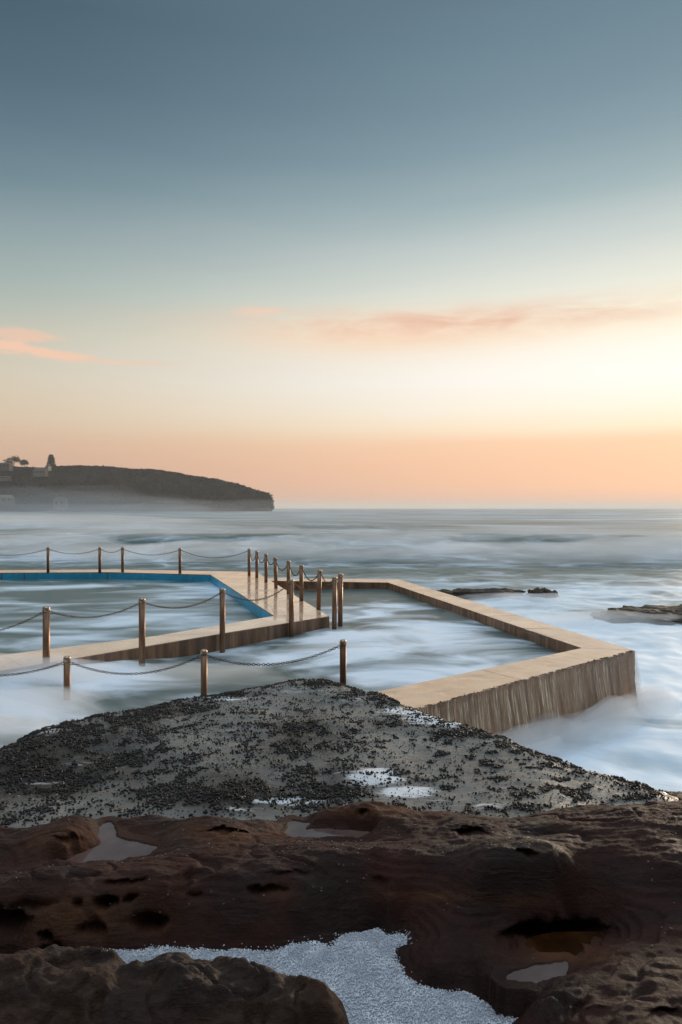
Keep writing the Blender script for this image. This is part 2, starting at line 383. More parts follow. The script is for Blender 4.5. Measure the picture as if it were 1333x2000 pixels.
# ------------------------------------------------------------------ ocean pool: deck, blue lining, water
INN = [(-11.6, 7.6), (-6.03, 12.1), (-3.8, 13.9), (-1.62, 16.5), (-5.12, 26.75), (-9.5, 27.8), (-13.7, 27.55), (-21, 26.6)]
OUT = [(-11.0, 5.2), (-5.2, 11.2), (-2.45, 14.2), (-.28, 16.45), (-3.45, 27.9), (-9.5, 29.0), (-13.7, 28.7), (-21.6, 27.9)]
pool = thing('ocean_pool', 'large ocean pool with bright blue inner walls and a wet beige concrete deck round it', 'swimming pool', (-9, 20, 0))
def under(parent, o):
    o.parent = parent; o.matrix_parent_inverse = Matrix.Translation(-Vector(parent.location)); return o
for i in range(len(INN) - 1):
    bm = bmesh.new(); a0, a1, b0, b1 = INN[i], INN[i + 1], OUT[i], OUT[i + 1]
    prism(bm, [a0, a1, b1, b0], -1.5, 0.0, 0.018)
    under(pool, bmobj('deck', bm, M_DECK))
bm = bmesh.new(); prism(bm, [INN[-1], INN[0], (-12.6, 7.2), (-22.2, 27.2)], -1.5, -0.003, 0.018); under(pool, bmobj('deck', bm, M_DECK))
def lining(a, b, gap=0.02):
    a = Vector(a); b = Vector(b); d = (b - a).normalized(); n = Vector((-d.y, d.x))       # towards the water
    a = a + d * gap; b = b - d * gap; e = 0.015
    bm = bmesh.new(); prism(bm, [tuple(a + n * 0.002), tuple(b + n * 0.002), tuple(b + n * e), tuple(a + n * e)], -1.2, -0.035)
    under(pool, bmobj('blue_wall', bm, M_BLUE))
k52 = ((52 - 666.5) / F * 27.67, 27.67)
lining(INN[3], INN[4]); lining(INN[4], INN[5]); lining(INN[5], (-12.8, 27.60)); lining((-12.8, 27.60), INN[6]); lining(INN[6], INN[7])

def water_sheet(name, poly, m, zf, foamf, step, margin=0.25):
    xs = np.array([p[0] for p in poly]); ys = np.array([p[1] for p in poly])
    gx = np.arange(xs.min() - .5, xs.max() + .5, step); gy = np.arange(ys.min() - .5, ys.max() + .5, step)
    y, x = np.meshgrid(gy, gx, indexing='ij')
    d = polydist(x, y, poly); co = np.stack([x, y, zf(x, y)], -1).reshape(-1, 3)
    f = gridfaces(len(gy), len(gx)); ok = (d > -margin).ravel()[f].all(1); f = f[ok]
    co, f, fo = compact(co, f, foamf(x, y))
    return tag(npmesh(name, co, f, m, attrs={'foam': fo}), kind='structure')
water_sheet('pool_water', INN, M_POOL,
            lambda x, y: -0.28 + 0.02 * fbm(x * .5, y * .5, 3, 2),
            lambda x, y: 0.14 + 0.22 * np.exp(-((x + 4.5) / 2.2) ** 2 - ((y - 18) / 4.5) ** 2) + 0.25 * np.exp(-((y - 13) / 2.0) ** 2) * 0.4 - 0.10 * sstep(-x, 6, 10), 0.2, 0.25)

# ------------------------------------------------------------------ sea wall
wall = thing('sea_wall', 'low beige concrete sea wall angled round the outer basin, water spilling over its near face', 'wall', (3, 15, 0)); wall['kind'] = 'thing'
W_OUT = [(.15, 8.15), (5.38, 12.5), (2.15, 24.9), (-3.0, 25.45)]
W_INN = [(.02, 9.3), (4.48, 12.72), (1.65, 23.9), (-2.72, 24.55)]
NSEG = [2, 3, 2]
for i in range(3):
    a0, a1, b0, b1 = map(Vector, (W_INN[i], W_INN[i + 1], W_OUT[i], W_OUT[i + 1]))
    bm = bmesh.new(); prism(bm, [tuple(a0), tuple(a1), tuple(b1), tuple(b0)], -1.6, -0.07)
    bmesh.ops.subdivide_edges(bm, edges=bm.edges, cuts=12, use_grid_fill=True)
    for v in bm.verts:
        k = mnoise.fractal(Vector((v.co.x * 2.2, v.co.y * 2.2, v.co.z * 3)), 1.0, 2.0, 4)
        if v.co.z < -0.08:
            fl = max(0, -v.co.z - 0.25)
            dirv = Vector((v.co.x - 2.4, v.co.y - 16)).normalized()
            v.co.x += dirv.x * (0.03 * k + 0.10 * fl * fl); v.co.y += dirv.y * (0.03 * k + 0.10 * fl * fl)
    sec = under(wall, bmobj('wall_section', bm, M_WALL))
    n = NSEG[i]
    for k in range(n):
        t0, t1 = k / n, (k + 1) / n
        L = (b1 - b0).length; g = 0.003 / L
        q = [a0.lerp(a1, t0 + g), a0.lerp(a1, t1 - g), b0.lerp(b1, t1 - g), b0.lerp(b1, t0 + g)]
        bm = bmesh.new(); prism(bm, [tuple(p) for p in q], -0.07, 0.0 - 0.002 * ((k * 7 + i) % 2), 0.01)
        bmesh.ops.subdivide_edges(bm, edges=[e for e in bm.edges if e.calc_length() > 0.8], cuts=40, use_grid_fill=True)
        for v in bm.verts:
            nn_ = mnoise.fractal(v.co * 3.1, 1.0, 2.0, 5); v.co.x += .010 * nn_; v.co.y += .010 * nn_; v.co.z += .004 * mnoise.fractal(v.co * 2.3 + Vector((7, 0, 0)), 1.0, 2.0, 3) - (.012 * max(0, nn_ - .25) if v.co.z > -.02 else 0)
        cp = bmobj('coping', bm, M_WALL); cp.parent = sec

# channel and basin water inside the wall
CH = [(-12, 5.0), (-5.2, 11.4), (-2.5, 14.4), (-.4, 16.6), (-3.0, 25.0), (1.8, 24.4), (4.9, 12.6), (.5, 8.8), (0.5, 7.5), (-4, 4.0), (-12, 2.5)]
def chan_z(x, y):
    z = -0.345 + 0.115 * sstep(y, 10.5, 13.5) * sstep(x, -2.5, 1.0) + 0.03 * fbm(x * .55, y * .7, 4, 8)
    z = z + 0.15 * np.exp(-((x + 4.6) / 1.6) ** 2 - ((y - 8.2) / 1.3) ** 2)
    s = (x + 5.2) * 0.72 - (y - 11.2) * 0.70                         # distance in front of the front deck edge
    return z + 0.27 * sstep(-x, 2.6, 5.2) * np.exp(-(s / 0.9) ** 2)
def chan_foam(x, y):
    f = 0.20 + 0.50 * np.exp(-((x - 1.2) / 2.4) ** 2 - ((y - 15) / 4.0) ** 2) + 0.30 * sstep(-x, 1.5, 5)
    f -= 0.40 * np.exp(-((x - 0.9) / 1.2) ** 2 - ((y - 10.6) / 1.1) ** 2) + 0.25 * np.exp(-((x + .6) / 1.5) ** 2 - ((y - 10.7) / .6) ** 2)
    f -= 0.35 * np.exp(-((y - 23.4) / 1.2) ** 2)
    return f
water_sheet('channel_water', CH, M_CHAN, chan_z, chan_foam, 0.1, 0.3)

# ------------------------------------------------------------------ water spilling over the wall
def mat_fall():
    m, t, p, co = newmat('falling_water')
    uv = t.n('ShaderNodeUVMap'); 
    sx = attr(t, 'along'); sv = attr(t, 'down')
    c3 = t.n('ShaderNodeCombineXYZ'); t.put(c3.inputs[0], t.math('MULTIPLY', sx, 8.0)); t.put(c3.inputs[1], t.math('MULTIPLY', sv, 0.35)); c3 = c3.outputs[0]
    n1 = t.noise(c3, 1.0, 4, 0.6, 0.15); n2 = t.noise(c3, 4.0, 3, 0.6, 0.1)
    c4 = t.n('ShaderNodeCombineXYZ'); t.put(c4.inputs[0], t.math('MULTIPLY', sx, 1.5)); t.put(c4.inputs[1], t.math('MULTIPLY', sv, 0.2)); n0 = t.noise(c4.outputs[0], 1.0, 2, 0.5)
    body = t.math('ADD', t.math('MULTIPLY', t.math('SUBTRACT', n0, 0.5), 0.9), t.math('MULTIPLY', t.math('SUBTRACT', n1, 0.5), 1.6))
    body = t.math('SUBTRACT', body, attr(t, 'thin'))
    film = t.sm(body, -0.35, 0.35, 0.10, 0.75)
    strand = t.math('MULTIPLY', t.sm(n2, 0.50, 0.66), t.sm(body, -0.40, 0.15))
    end = t.sm(sv, 1.0, 0.72)
    t.N.remove(uv)
    t.put(p.inputs['Base Color'], t.mix(strand, (.58, .36, .21, 1), (1.0, .84, .62, 1)))  # warm sky highlights on the water are painted into the strand colour
    p.inputs['Roughness'].default_value = 0.16
    t.put(p.inputs['Alpha'], t.math('MULTIPLY', t.math('MULTIPLY', t.math('MAXIMUM', film, strand), end), 0.92, clamp=True))
    return m
M_FALL = mat_fall()
def build_fall():
    a = np.array(W_OUT[0]); b = np.array(W_OUT[1]); L = np.hypot(*(b - a)); n = np.array([(b - a)[1], -(b - a)[0]]) / L
    ns, nv = 420, 26
    cos = []; fs = []; al = []; dn = []; th = []; base = 0
    for layer in range(2):
        s = np.linspace(0.04, 0.995, ns); v = np.linspace(0, 1, nv); vv, ss = np.meshgrid(v, s, indexing='ij')
        rip = 0.03 * vn(ss * 60 + layer * 9, vv * 1.2, 5 + layer) + 0.02 * vn(ss * 150, vv * 2, 9 + layer)
        thr = 0.10 + 0.25 * vn(ss * 10, ss * 0, 4)
        off = 0.022 + 0.03 * layer + (0.10 + 0.14 * np.clip(thr, 0, .3)) * vv ** 1.6 * (1 + layer * 0.5) + rip * np.sqrt(vv)
        z = 0.008 + 0.004 * layer - 0.04 * sstep(vv, 0, .05) - 0.95 * vv ** 1.3
        x = a[0] + (b - a)[0] * ss + n[0] * off; y = a[1] + (b - a)[1] * ss + n[1] * off
        back = vv < 0.02
        cos.append(np.stack([x, y, z], -1).reshape(-1, 3)); fs.append(gridfaces(nv, ns) + base); base += ns * nv
        al.append((ss * L + layer * 31.7).ravel()); dn.append(vv.ravel())
        th.append((0.26 * sstep(ss, 0.60, 0.98) + 0.06 * layer + 0.34 * sstep(vv, 0.55, 1.0) + 0.12 * (1 - sstep(vv, 0, .10))).ravel())
    o = npmesh('falling_water', np.concatenate(cos), np.concatenate(fs), M_FALL, attrs={'along': np.concatenate(al), 'down': np.concatenate(dn), 'thin': np.concatenate(th)})
    tag(o, 'thin veils of water running down the near face of the sea wall', 'water', kind='stuff')
build_fall()

# ------------------------------------------------------------------ mussel covered slab
edge = [(-120, 1520), (0, 1463), (60, 1430), (126, 1402), (252, 1381), (394, 1357), (525, 1338), (590, 1327), (630, 1324), (677, 1334), (738, 1352), (806, 1379),
        (895, 1408), (969, 1431), (1105, 1484), (1210, 1512), (1315, 1552), (1420, 1600), (1600, 1700), (-400, 1700)]
SLAB = [P(px, py, 0.05)[:2] for px, py in edge]
def proj(x, y, z): return x / y * F + 666.5, (CAM_H - z) / y * F + 992.5
WASH = [(885, 1400, 85, 17, 1.3), (800, 1388, 60, 12, 1.0), (690, 1368, 40, 9, .5), (960, 1424, 40, 8, .7), (735, 1518, 60, 18, 1.1), (800, 1545, 70, 14, .9), (560, 1566, 80, 8, .8), (480, 1580, 60, 7, .6),
        (150, 1490, 40, 6, .6), (100, 1530, 60, 6, .5), (60, 1425, 70, 14, .6), (440, 1364, 35, 5, .9), (620, 1345, 60, 8, .45), (700, 1570, 60, 6, .6), (950, 1575, 60, 8, .6),(550, 1350, 40,6,.35)]
WEED = [(60, 1500, 270, 70, .95), (480, 1550, 260, 34, .85), (590, 1450, 85, 46, .85), (90, 1440, 190, 38, .9), (230, 1420, 120, 40, .6), (330, 1385, 110, 16, .8), (30, 1560, 120, 50, .45), (575, 1440, 75, 26, .75), (620, 1500, 90, 30, .7), (650, 1545, 90, 18, .7), (400, 1520, 130, 30, .45),
        (760, 1362, 70, 9, .9), (640, 1335, 60, 8, .7), (920, 1432, 60, 9, .85), (440, 1355, 60, 7, .7), (760, 1415, 70, 10, .35), (250, 1545, 140, 24, .4)]
def blobs(px, py, B):
    s = np.zeros(np.shape(px))
    for cx, cy, rx, ry, a in B: s = np.maximum(s, a * np.exp(-((px - cx) / rx) ** 2 - ((py - cy) / ry) ** 2))
    return s
def slab_z(x, y):
    d = polydist(x, y, SLAB) + 0.07 * fbm(x * 2.1, y * 2.1, 4, 50)
    top = 0.03 + 0.035 * fbm(x * 0.5, y * 0.6, 3, 51) + 0.018 * fbm(x * 2.5, y * 3.5, 4, 52)
    ter = 0.02 * np.tanh(6 * vn(x * 0.9 + y * 0.4, y * 0.7 - x * 0.5, 53))
    return top + ter - 0.02 * (1 - sstep(d, 0.0, 0.15)) - 1.0 * (1 - sstep(d, -0.55, -0.02)), d
def build_slab():
    gx = np.arange(-6.5, 4.6, 0.028); gy = np.arange(4.9, 11.2, 0.028)
    y, x = np.meshgrid(gy, gx, indexing='ij'); z, d = slab_z(x, y)
    px, py = proj(x, y, z)
    nz = fbm(x * 1.5, y * 1.5, 4, 60)
    weed = np.clip(blobs(px, py, WEED) * (1.35 + 1.2 * nz), 0, 1) * 0.9
    crust = fbm(x * 2.2, y * 2.2, 3, 70) * 0.55 + fbm(x * 7, y * 7, 2, 71) * 0.85
    weed = np.maximum(weed, 0.75 * sstep(crust, 0.06, 0.34) * (0.4 + 0.6 * sstep(px, 620, 860)))
    weed = np.maximum(weed, 0.7 * np.exp(-(d / 0.10) ** 2) * np.clip(0.6 + 1.5 * nz, 0, 1))
    wash = blobs(px, py, WASH) * (1.0 + 0.6 * fbm(x * 2.0, y * 4.0, 3, 61)) + 0.13 * fbm(x * 1.3, y * 2.6, 4, 62)
    co = np.stack([x, y, z], -1).reshape(-1, 3); f = gridfaces(len(gy), len(gx), d > -0.6)
    co, f, we, wa = compact(co, f, weed, wash)
    o = npmesh('rock_platform', co, f, M_SLAB, attrs={'weed': we, 'wash': wa})
    tag(o, 'flat wet grey rock platform crusted with black mussels, between brown sandstone and chain posts', 'rock')
build_slab()
ICO = None
def ico_unit(sub=1):
    bm = bmesh.new(); bmesh.ops.create_icosphere(bm, subdivisions=sub, radius=1.0)
    v = np.array([p.co[:] for p in bm.verts]); f = np.array([[q.index for q in p.verts] for p in bm.faces]); bm.free(); return v, f
def scatter(name, pts, sx, sy, sz, m, jitter=0.25, smooth=True, sub=1, nrm=None):
    v, f = ico_unit(sub); n = len(pts); k = len(v)
    ang = rng.uniform(0, 2 * np.pi, n); ca, sa = np.cos(ang), np.sin(ang)
    vv = v[None] * (1 + jitter * rng.standard_normal((n, k, 1)))
    X = vv[..., 0] * sx[:, None]; Y = vv[..., 1] * sy[:, None]; Z = vv[..., 2] * sz[:, None]
    co = np.stack([pts[:, 0, None] + X * ca[:, None] - Y * sa[:, None], pts[:, 1, None] + X * sa[:, None] + Y * ca[:, None], pts[:, 2, None] + Z], -1).reshape(-1, 3)
    fa = (f[None] + (np.arange(n) * k)[:, None, None]).reshape(-1, 3)
    return npmesh(name, co, fa, m, smooth=smooth)
def build_mussels():
    n = 560000
    x = rng.uniform(-6.0, 4.4, n); y = rng.uniform(5.2, 10.7, n); z, d = slab_z(x, y)
    px, py = proj(x, y, z)
    w = blobs(px, py, WEED)
    cl = fbm(x * 2.2, y * 2.2, 3, 70); fine = fbm(x * 7, y * 7, 2, 71)
    p = 0.75 * w * np.clip(0.45 + 1.5 * cl + 1.3 * fine, 0, 1.6)
    p += 0.62 * sstep(cl * 0.55 + fine * 0.85, 0.10, 0.42) * (0.35 + 0.65 * sstep(px, 620, 860))
    p += 0.55 * np.exp(-(d / 0.16) ** 2) * np.clip(0.5 + 1.4 * fine, 0, 1)
    p *= 1 - 0.55 * np.clip(blobs(px, py, WASH), 0, 1)
    keep = (rng.uniform(0, 1, n) < p * 0.55) & (d > -0.08)
    x, y, z, w = x[keep], y[keep], z[keep], w[keep]
    s = rng.uniform(0.005, 0.0125, len(x)) * (1 + 0.15 * w)
    o = scatter('mussel_bed', np.stack([x, y, z + s * 0.5], -1), s * rng.uniform(.8, 1.5, len(x)), s, s * rng.uniform(.7, 1.2, len(x)), M_MUSSEL, 0.22, False)
    tag(o, 'clumps of black mussels scattered over the grey slab', 'mussels', kind='stuff')
    print('mussels', len(x))
build_mussels()
def build_small_shells():
    n = 60000
    x = rng.uniform(-6.0, 4.4, n); y = rng.uniform(5.2, 10.7, n); z, d = slab_z(x, y)
    px, py = proj(x, y, z); c = fbm(x * 4, y * 4, 3, 75)
    k = (d > 0) & (rng.uniform(0, 1, n) < 0.30 + 0.7 * c); x, y, z = x[k], y[k], z[k]; s = rng.uniform(.003, .0075, len(x))
    tag(scatter('mussel_bed', np.stack([x, y, z + s * .3], -1), s * 1.3, s, s, M_MUSSEL, .25, False), 'fine black young mussels peppering the grey slab', 'mussels', kind='stuff')
    n = 26000
    x = rng.uniform(-6.0, 4.4, n); y = rng.uniform(5.2, 10.7, n); z, d = slab_z(x, y); px, py = proj(x, y, z)
    m = blobs(px, py, [(420, 1440, 190, 60, 1), (780, 1450, 260, 70, .8), (600, 1370, 160, 30, .9), (1000, 1520, 250, 60, .5), (150, 1560, 200, 40, .5)])
    k = (d > 0) & (rng.uniform(0, 1, n) < m * (0.35 + 0.9 * fbm(x * 5, y * 5, 3, 77))); x, y, z = x[k], y[k], z[k]; s = rng.uniform(.0035, .008, len(x))
    tag(scatter('barnacle', np.stack([x, y, z + s * .2], -1), s * 1.4, s, s * .6, M_BARN, .15, False), 'pale barnacles flecking the bare parts of the grey slab', 'barnacles', kind='stuff')
    a = np.array(W_OUT[0]); b = np.array(W_OUT[1]); n = 2600; t_ = rng.uniform(.08, 1, n); L = np.hypot(*(b - a)); q = vn(t_ * 30, t_ * 0, 79) + .5 * vn(t_ * 110, t_ * 0, 80)
    k = rng.uniform(0, 1, n) < .35 + 1.2 * q; t_ = t_[k]; o_ = rng.normal(-.012, .014, len(t_)); s = rng.uniform(.004, .011, len(t_)); nrm = np.array([(b - a)[1], -(b - a)[0]]) / L
    tag(scatter('algae', np.stack([a[0] + (b - a)[0] * t_ + nrm[0] * o_, a[1] + (b - a)[1] * t_ + nrm[1] * o_, np.where(o_ > 0, -.015, 0.0) + 0 * t_], -1), s * 1.5, s, s * .7, M_ALGAE, .25, False), 'dark brown algae crusting the spill edge of the sea wall', 'algae', kind='stuff')
build_small_shells()

# ------------------------------------------------------------------ sandstone shelf in the foreground
def tps(pts, smooth=0.004):
    A = np.array(pts, float); n = len(A); d = np.hypot(A[:, None, 0] - A[None, :, 0], A[:, None, 1] - A[None, :, 1])
    K = np.where(d > 0, d * d * np.log(d + 1e-12), 0) + smooth * np.eye(n)
    Pm = np.hstack([np.ones((n, 1)), A[:, :2]]); M = np.zeros((n + 3, n + 3)); M[:n, :n] = K; M[:n, n:] = Pm; M[n:, :n] = Pm.T
    s = np.linalg.solve(M, np.concatenate([A[:, 2], np.zeros(3)]))
    def f(x, y):
        out = s[n] + s[n + 1] * x + s[n + 2] * y
        for i in range(n):
            r2 = (x - A[i, 0]) ** 2 + (y - A[i, 1]) ** 2; out = out + s[i] * 0.5 * r2 * np.log(r2 + 1e-12)
        return out
    return f
RA = [(-250, 1615, .1), (-120, 1615, .1), (0, 1612, .07), (150, 1596, .16), (220, 1606, .06), (300, 1592, .10), (400, 1594, .17), (520, 1600, .12), (590, 1604, .05), (640, 1585, .14), (700, 1566, .22), (760, 1570, .2),
      (830, 1586, .11), (900, 1592, .11), (950, 1596, .12), (1050, 1586, .2), (1150, 1578, .25), (1250, 1572, .28), (1333, 1566, .3), (1450, 1562, .32), (1600, 1560, .33)]
CP = [P(*q) for q in RA]
CP += [(x * (y + .45) / y, y + .45, -0.2) for x, y, z in CP] + [(x * (y + 1.2) / y, y + 1.2, -0.4) for x, y, z in CP]
CP += [P(*q) for q in [
    (0, 1680, .05), (60, 1695, .08), (130, 1632, .20), (120, 1690, .09), (215, 1655, .02), (300, 1650, .05), (400, 1640, .14), (520, 1635, .11), (580, 1618, .03), (680, 1626, .04), (620, 1632, .06), (740, 1598, .19), (780, 1635, .17),
    (900, 1650, .27), (1050, 1640, .32), (1200, 1640, .34), (1333, 1640, .36), (1500, 1640, .37), (-150, 1690, .12),
    (0, 1730, .22), (100, 1712, .24), (250, 1694, .23), (400, 1682, .21), (520, 1670, .21), (650, 1665, .23), (800, 1670, .27), (950, 1700, .30), (1100, 1700, .31), (1333, 1700, .33), (1500, 1700, .34), (-150, 1740, .24),
    (0, 1785, .13), (150, 1772, .14), (300, 1762, .14), (450, 1752, .13), (600, 1752, .12), (750, 1752, .12), (900, 1762, .13), (1050, 1762, .16), (1200, 1742, .21), (1333, 1740, .24), (1500, 1740, .25), (-150, 1790, .13),
    (-150, 1860, -.02), (0, 1852, -.05), (150, 1862, -.06), (300, 1852, -.08), (420, 1866, -.10), (500, 1868, -.10), (560, 1868, -.11), (640, 1855, -.09), (690, 1827, -.095), (730, 1825, -.105), (785, 1818, -.07), (850, 1800, .03), (950, 1802, .07), (1100, 1785, .13), (1250, 1780, .17), (1333, 1780, .2), (1500, 1780, .22),
    (350, 1890, -.16), (500, 1905, -.19), (620, 1892, -.2), (700, 1880, -.2), (700, 1920, -.2), (760, 1975, -.2), (860, 2000, -.18), (700, 2060, -.2), (900, 2080, -.2), (200, 1890, -.15), (0, 1890, -.14), (-150, 1900, -.14), (300, 2000, -.2), (0, 2050, -.2), (500, 2100, -.2),
    (762, 1862, -.085), (770, 1898, -.10), (850, 1928, -.09), (930, 1942, -.09), (985, 1962, -.09), (835, 1856, .03), (850, 1890, .01), (950, 1846, .09), (950, 1892, .06), (1040, 1896, .055), (1190, 1860, .14), (1250, 1850, .18), (1333, 1850, .2), (1500, 1850, .22), (1105, 1890, .06),
    (1050, 1836, -.03), (1120, 1822, -.04), (1085, 1852, -.01), (1160, 1835, .0),
    (1000, 1990, -.04), (1060, 1945, .12), (1150, 1922, .19), (1250, 1910, .22), (1333, 1902, .24), (1500, 1900, .25), (1150, 2000, .2), (1333, 2000, .25), (1500, 2000, .26), (1060, 2020, .06), (1200, 2090, .2), (1400, 2150, .2), (1000, 2150, -.1)]]
PUDDLES = [([(212, 1608), (226, 1640), (300, 1655), (285, 1668), (195, 1684), (105, 1686), (165, 1668), (205, 1645), (198, 1620)], .050),
           ([(560, 1624), (572, 1606), (600, 1608), (592, 1622), (640, 1622), (720, 1625), (716, 1633), (640, 1631), (585, 1636)], .050),
           ([(1050, 1842), (1090, 1832), (1175, 1832), (1160, 1848), (1092, 1882), (1042, 1880), (1062, 1860)], .0),
           ([(1000, 1908), (1056, 1890), (1106, 1886), (1098, 1898), (1040, 1910)], .055)]
HOLES = [(1095, 1826, 92, 24, .26), (205, 1764, 24, 13, .13), (255, 1758, 13, 8, .08), (288, 1802, 40, 15, .12), (92, 1832, 14, 10, .10), (5, 1802, 46, 26, .12), (150, 1768, 13, 8, .04), (180, 1816, 28, 14, .06), (100, 1856, 26, 8, .05),
         (520, 1738, 36, 10, .06), (385, 1748, 20, 8, .03), (565, 1705, 46, 8, .02), (925, 1627, 34, 11, .13), (1030, 1667, 18, 8, .05), (745, 1722, 22, 10, .025), (440, 1623, 44, 5, .06), (708, 1583, 10, 7, .07),
         (130, 1637, 36, 4, .03), (1310, 1988, 36, 16, .06), (1150, 1978, 50, 14, .03), (240, 1724, 44, 7, .03), (60, 1772, 46, 9, .03)]
base_tps = tps(CP, 0.002)
def shelf_z(x, y):
    wx = x + 0.05 * fbm(x * 2.3, y * 2.3, 3, 80); wy = y + 0.05 * fbm(x * 2.3 + 9, y * 2.3, 3, 81)
    z = base_tps(wx, wy)
    lay = z * 1.0 + 0.10 * x * 0.25 + 0.03 * fbm(x * 0.8, y * 1.6, 4, 82)     # tilted beds weather into thin steps
    st = 0.035; q = lay / st; fr = q - np.floor(q)
    z = z + st * (0.12 + 0.62 * sstep(vn(x * 0.9 + 3, y * 1.4, 140), -0.05, 0.30)) * (sstep(fr, 0.50, 0.68) - fr)
    st2 = 0.0125; q = (lay + 0.012 * fbm(x * 2.0, y * 4, 3, 83)) / st2; fr = q - np.floor(q)
    z = z + st2 * 0.10 * (sstep(fr, 0.3, 0.7) - fr)
    z = z + 0.034 * fbm(x * 1.7, y * 2.2, 3, 84) + 0.016 * fbm(x * 3.0 - y * 1.0, y * 13 + x * 1.5, 5, 85) + 0.006 * fbm(x * 24, y * 34, 4, 86)
    hx = x + 0.03 * fbm(x * 8, y * 8, 3, 87); hy = y + 0.03 * fbm(x * 8 + 4, y * 8, 3, 88)
    cr = np.abs(vn(x * 0.9 + 0.35 * fbm(x * 2, y * 2, 3, 120), y * 2.0 + x * 0.5, 121)); z = z - 0.028 * (1 - sstep(cr, 0.0, 0.035)) * sstep(vn(x * .8, y * .8, 122), -.15, .2)
    for pl, zp in PUDDLES:
        d = polydist(hx, hy, [P(a, b, zp)[:2] for a, b in pl])
        k = sstep(d, -0.10, 0.03)
        z = z * (1 - k) + np.minimum(z, zp - 0.03) * k
        z = np.where((d < 0) & (d > -0.12), np.maximum(z, zp + 0.008 * sstep(-d, 0.01, 0.03) - 0.03 * sstep(d, -0.03, 0)), z)
    return z
SX0, SX1, SY0, SY1, SST = -6.0, 6.0, 0.6, 7.4, 0.0115
sgx = np.arange(SX0, SX1, SST); sgy = np.arange(SY0, SY1, SST)
SYY, SXX = np.meshgrid(sgy, sgx, indexing='ij'); SZZ = shelf_z(SXX, SYY)
SZZ = np.clip(SZZ, -1.6, 0.42 + 0.06 * fbm(SXX * 1.5, SYY * 1.5, 4, 150)) - 1.6 * sstep(np.abs(SXX) + .25 * fbm(SXX * 2, SYY * 2, 3, 151), 4.9, 5.8)
def zat(x, y):
    i = np.clip(((y - SY0) / SST).astype(int), 0, len(sgy) - 1); j = np.clip(((x - SX0) / SST).astype(int), 0, len(sgx) - 1); return SZZ[i, j]
V = np.stack([SXX, SYY, SZZ], -1).reshape(-1, 3)
qx, qy = proj(V[:, 0], V[:, 1], V[:, 2])
wxp = 16 * fbm(V[:, 0] * 9, V[:, 1] * 9 + V[:, 2] * 9, 3, 130); wyp = 10 * fbm(V[:, 0] * 9 + 5, V[:, 1] * 9 + V[:, 2] * 9, 3, 131)
for px, py, rx, ry, dep in HOLES:                                 # wind-worn pits, hollowed into the rock
    r0 = np.hypot((qx - px) / rx, (qy - py) / ry); near_ = np.where(r0 < 0.5)[0]
    if len(near_) == 0: continue
    c = V[near_[np.argmin(V[near_, 1])]]
    rr_ = np.hypot((qx + wxp - px) / (rx * 1.15), (qy + wyp - py) / (ry * 1.15))
    k = (1 - sstep(rr_, 0.35, 1.15)) * rng.uniform(.7, 1.0) * (np.linalg.norm(V - c, axis=1) < 0.6)
    V[:, 1] += k * dep * 1.5; V[:, 2] -= k * dep * 0.55
OCH = [(170, 1790, 150, 60, .9), (420, 1625, 130, 22, .7), (740, 1582, 90, 16, .9), (110, 1640, 80, 30, .5), (1090, 1860, 90, 24, .8), (860, 1750, 140, 10, .5), (560, 1745, 60, 20, .4), (1000, 1760, 80, 10, .5)]
o = npmesh('rocky_ground', V, gridfaces(len(sgy), len(sgx)), M_STONE, attrs={'ochre': blobs(qx, qy, OCH)})
tag(o, kind='structure')

# bottom left ledge, a block of its own
LP = [P(px, py, .1)[:2] for px, py in [(-250, 1862), (0, 1868), (120, 1866), (250, 1884), (350, 1884), (440, 1886), (490, 1902), (560, 1925), (640, 1938), (672, 1955), (676, 1990), (672, 2120), (-300, 2120)]]
lt = tps([P(*q) for q in [(-200, 1868, .15), (0, 1872, .15), (150, 1880, .16), (300, 1895, .15), (450, 1898, .16), (560, 1925, .15), (650, 1945, .12),
                          (-200, 1930, .22), (0, 1925, .22), (150, 1930, .2), (300, 1935, .2), (450, 1938, .19), (560, 1950, .17), (640, 1968, .14),
                          (0, 1975, .14), (200, 1980, .13), (400, 1975, .14), (560, 1985, .11), (-200, 2000, .12), (100, 2040, .05), (400, 2040, .04), (640, 2030, .02), (-200, 2100, .0), (300, 2120, -.05), (600, 2120, -.08)]], 0.002)
lgx = np.arange(-3.0, 0.3, 0.0095); lgy = np.arange(2.6, 4.4, 0.0095); LY, LX = np.meshgrid(lgy, lgx, indexing='ij')
ld = polydist(LX, LY, LP) + 0.04 * fbm(LX * 4, LY * 4, 4, 90)
LZ = lt(LX + .03 * fbm(LX * 5, LY * 5, 2, 93), LY) + 0.035 * fbm(LX * 4, LY * 6, 5, 91) + 0.026 * fbm(LX * 11, LY * 22, 5, 92) + 0.022 * np.tanh(9 * vn(LX * 3, LY * 6, 94)) - 0.03 * (1 - sstep(np.abs(vn(LX * 2.5, LY * 4, 95)), 0, .05))
for px, py, rx, ry, dep in [(620, 1988, 36, 20, .09), (190, 1982, 14, 12, .05), (390, 1978, 60, 14, .05), (500, 1985, 26, 14, .06)]:
    c = P(px, py, .12); r = np.hypot((LX - c[0]) / (rx / F * c[1]), (LY - c[1]) / 0.07); LZ = LZ - dep * (1 - sstep(r, .4, 1.1))
LZ = LZ + 0.03 - 0.04 * (1 - sstep(ld, 0.0, 0.07)) - 0.45 * (1 - sstep(ld, -0.10, 0.01))
f = gridfaces(len(lgy), len(lgx), ld > -0.1); co, f = compact(np.stack([LX, LY, LZ], -1).reshape(-1, 3), f)
o = npmesh('sandstone_ledge', co, f, M_LEDGE); tag(o, 'rough pitted sandstone ledge nearest the viewer, in front of the foam', 'rock')

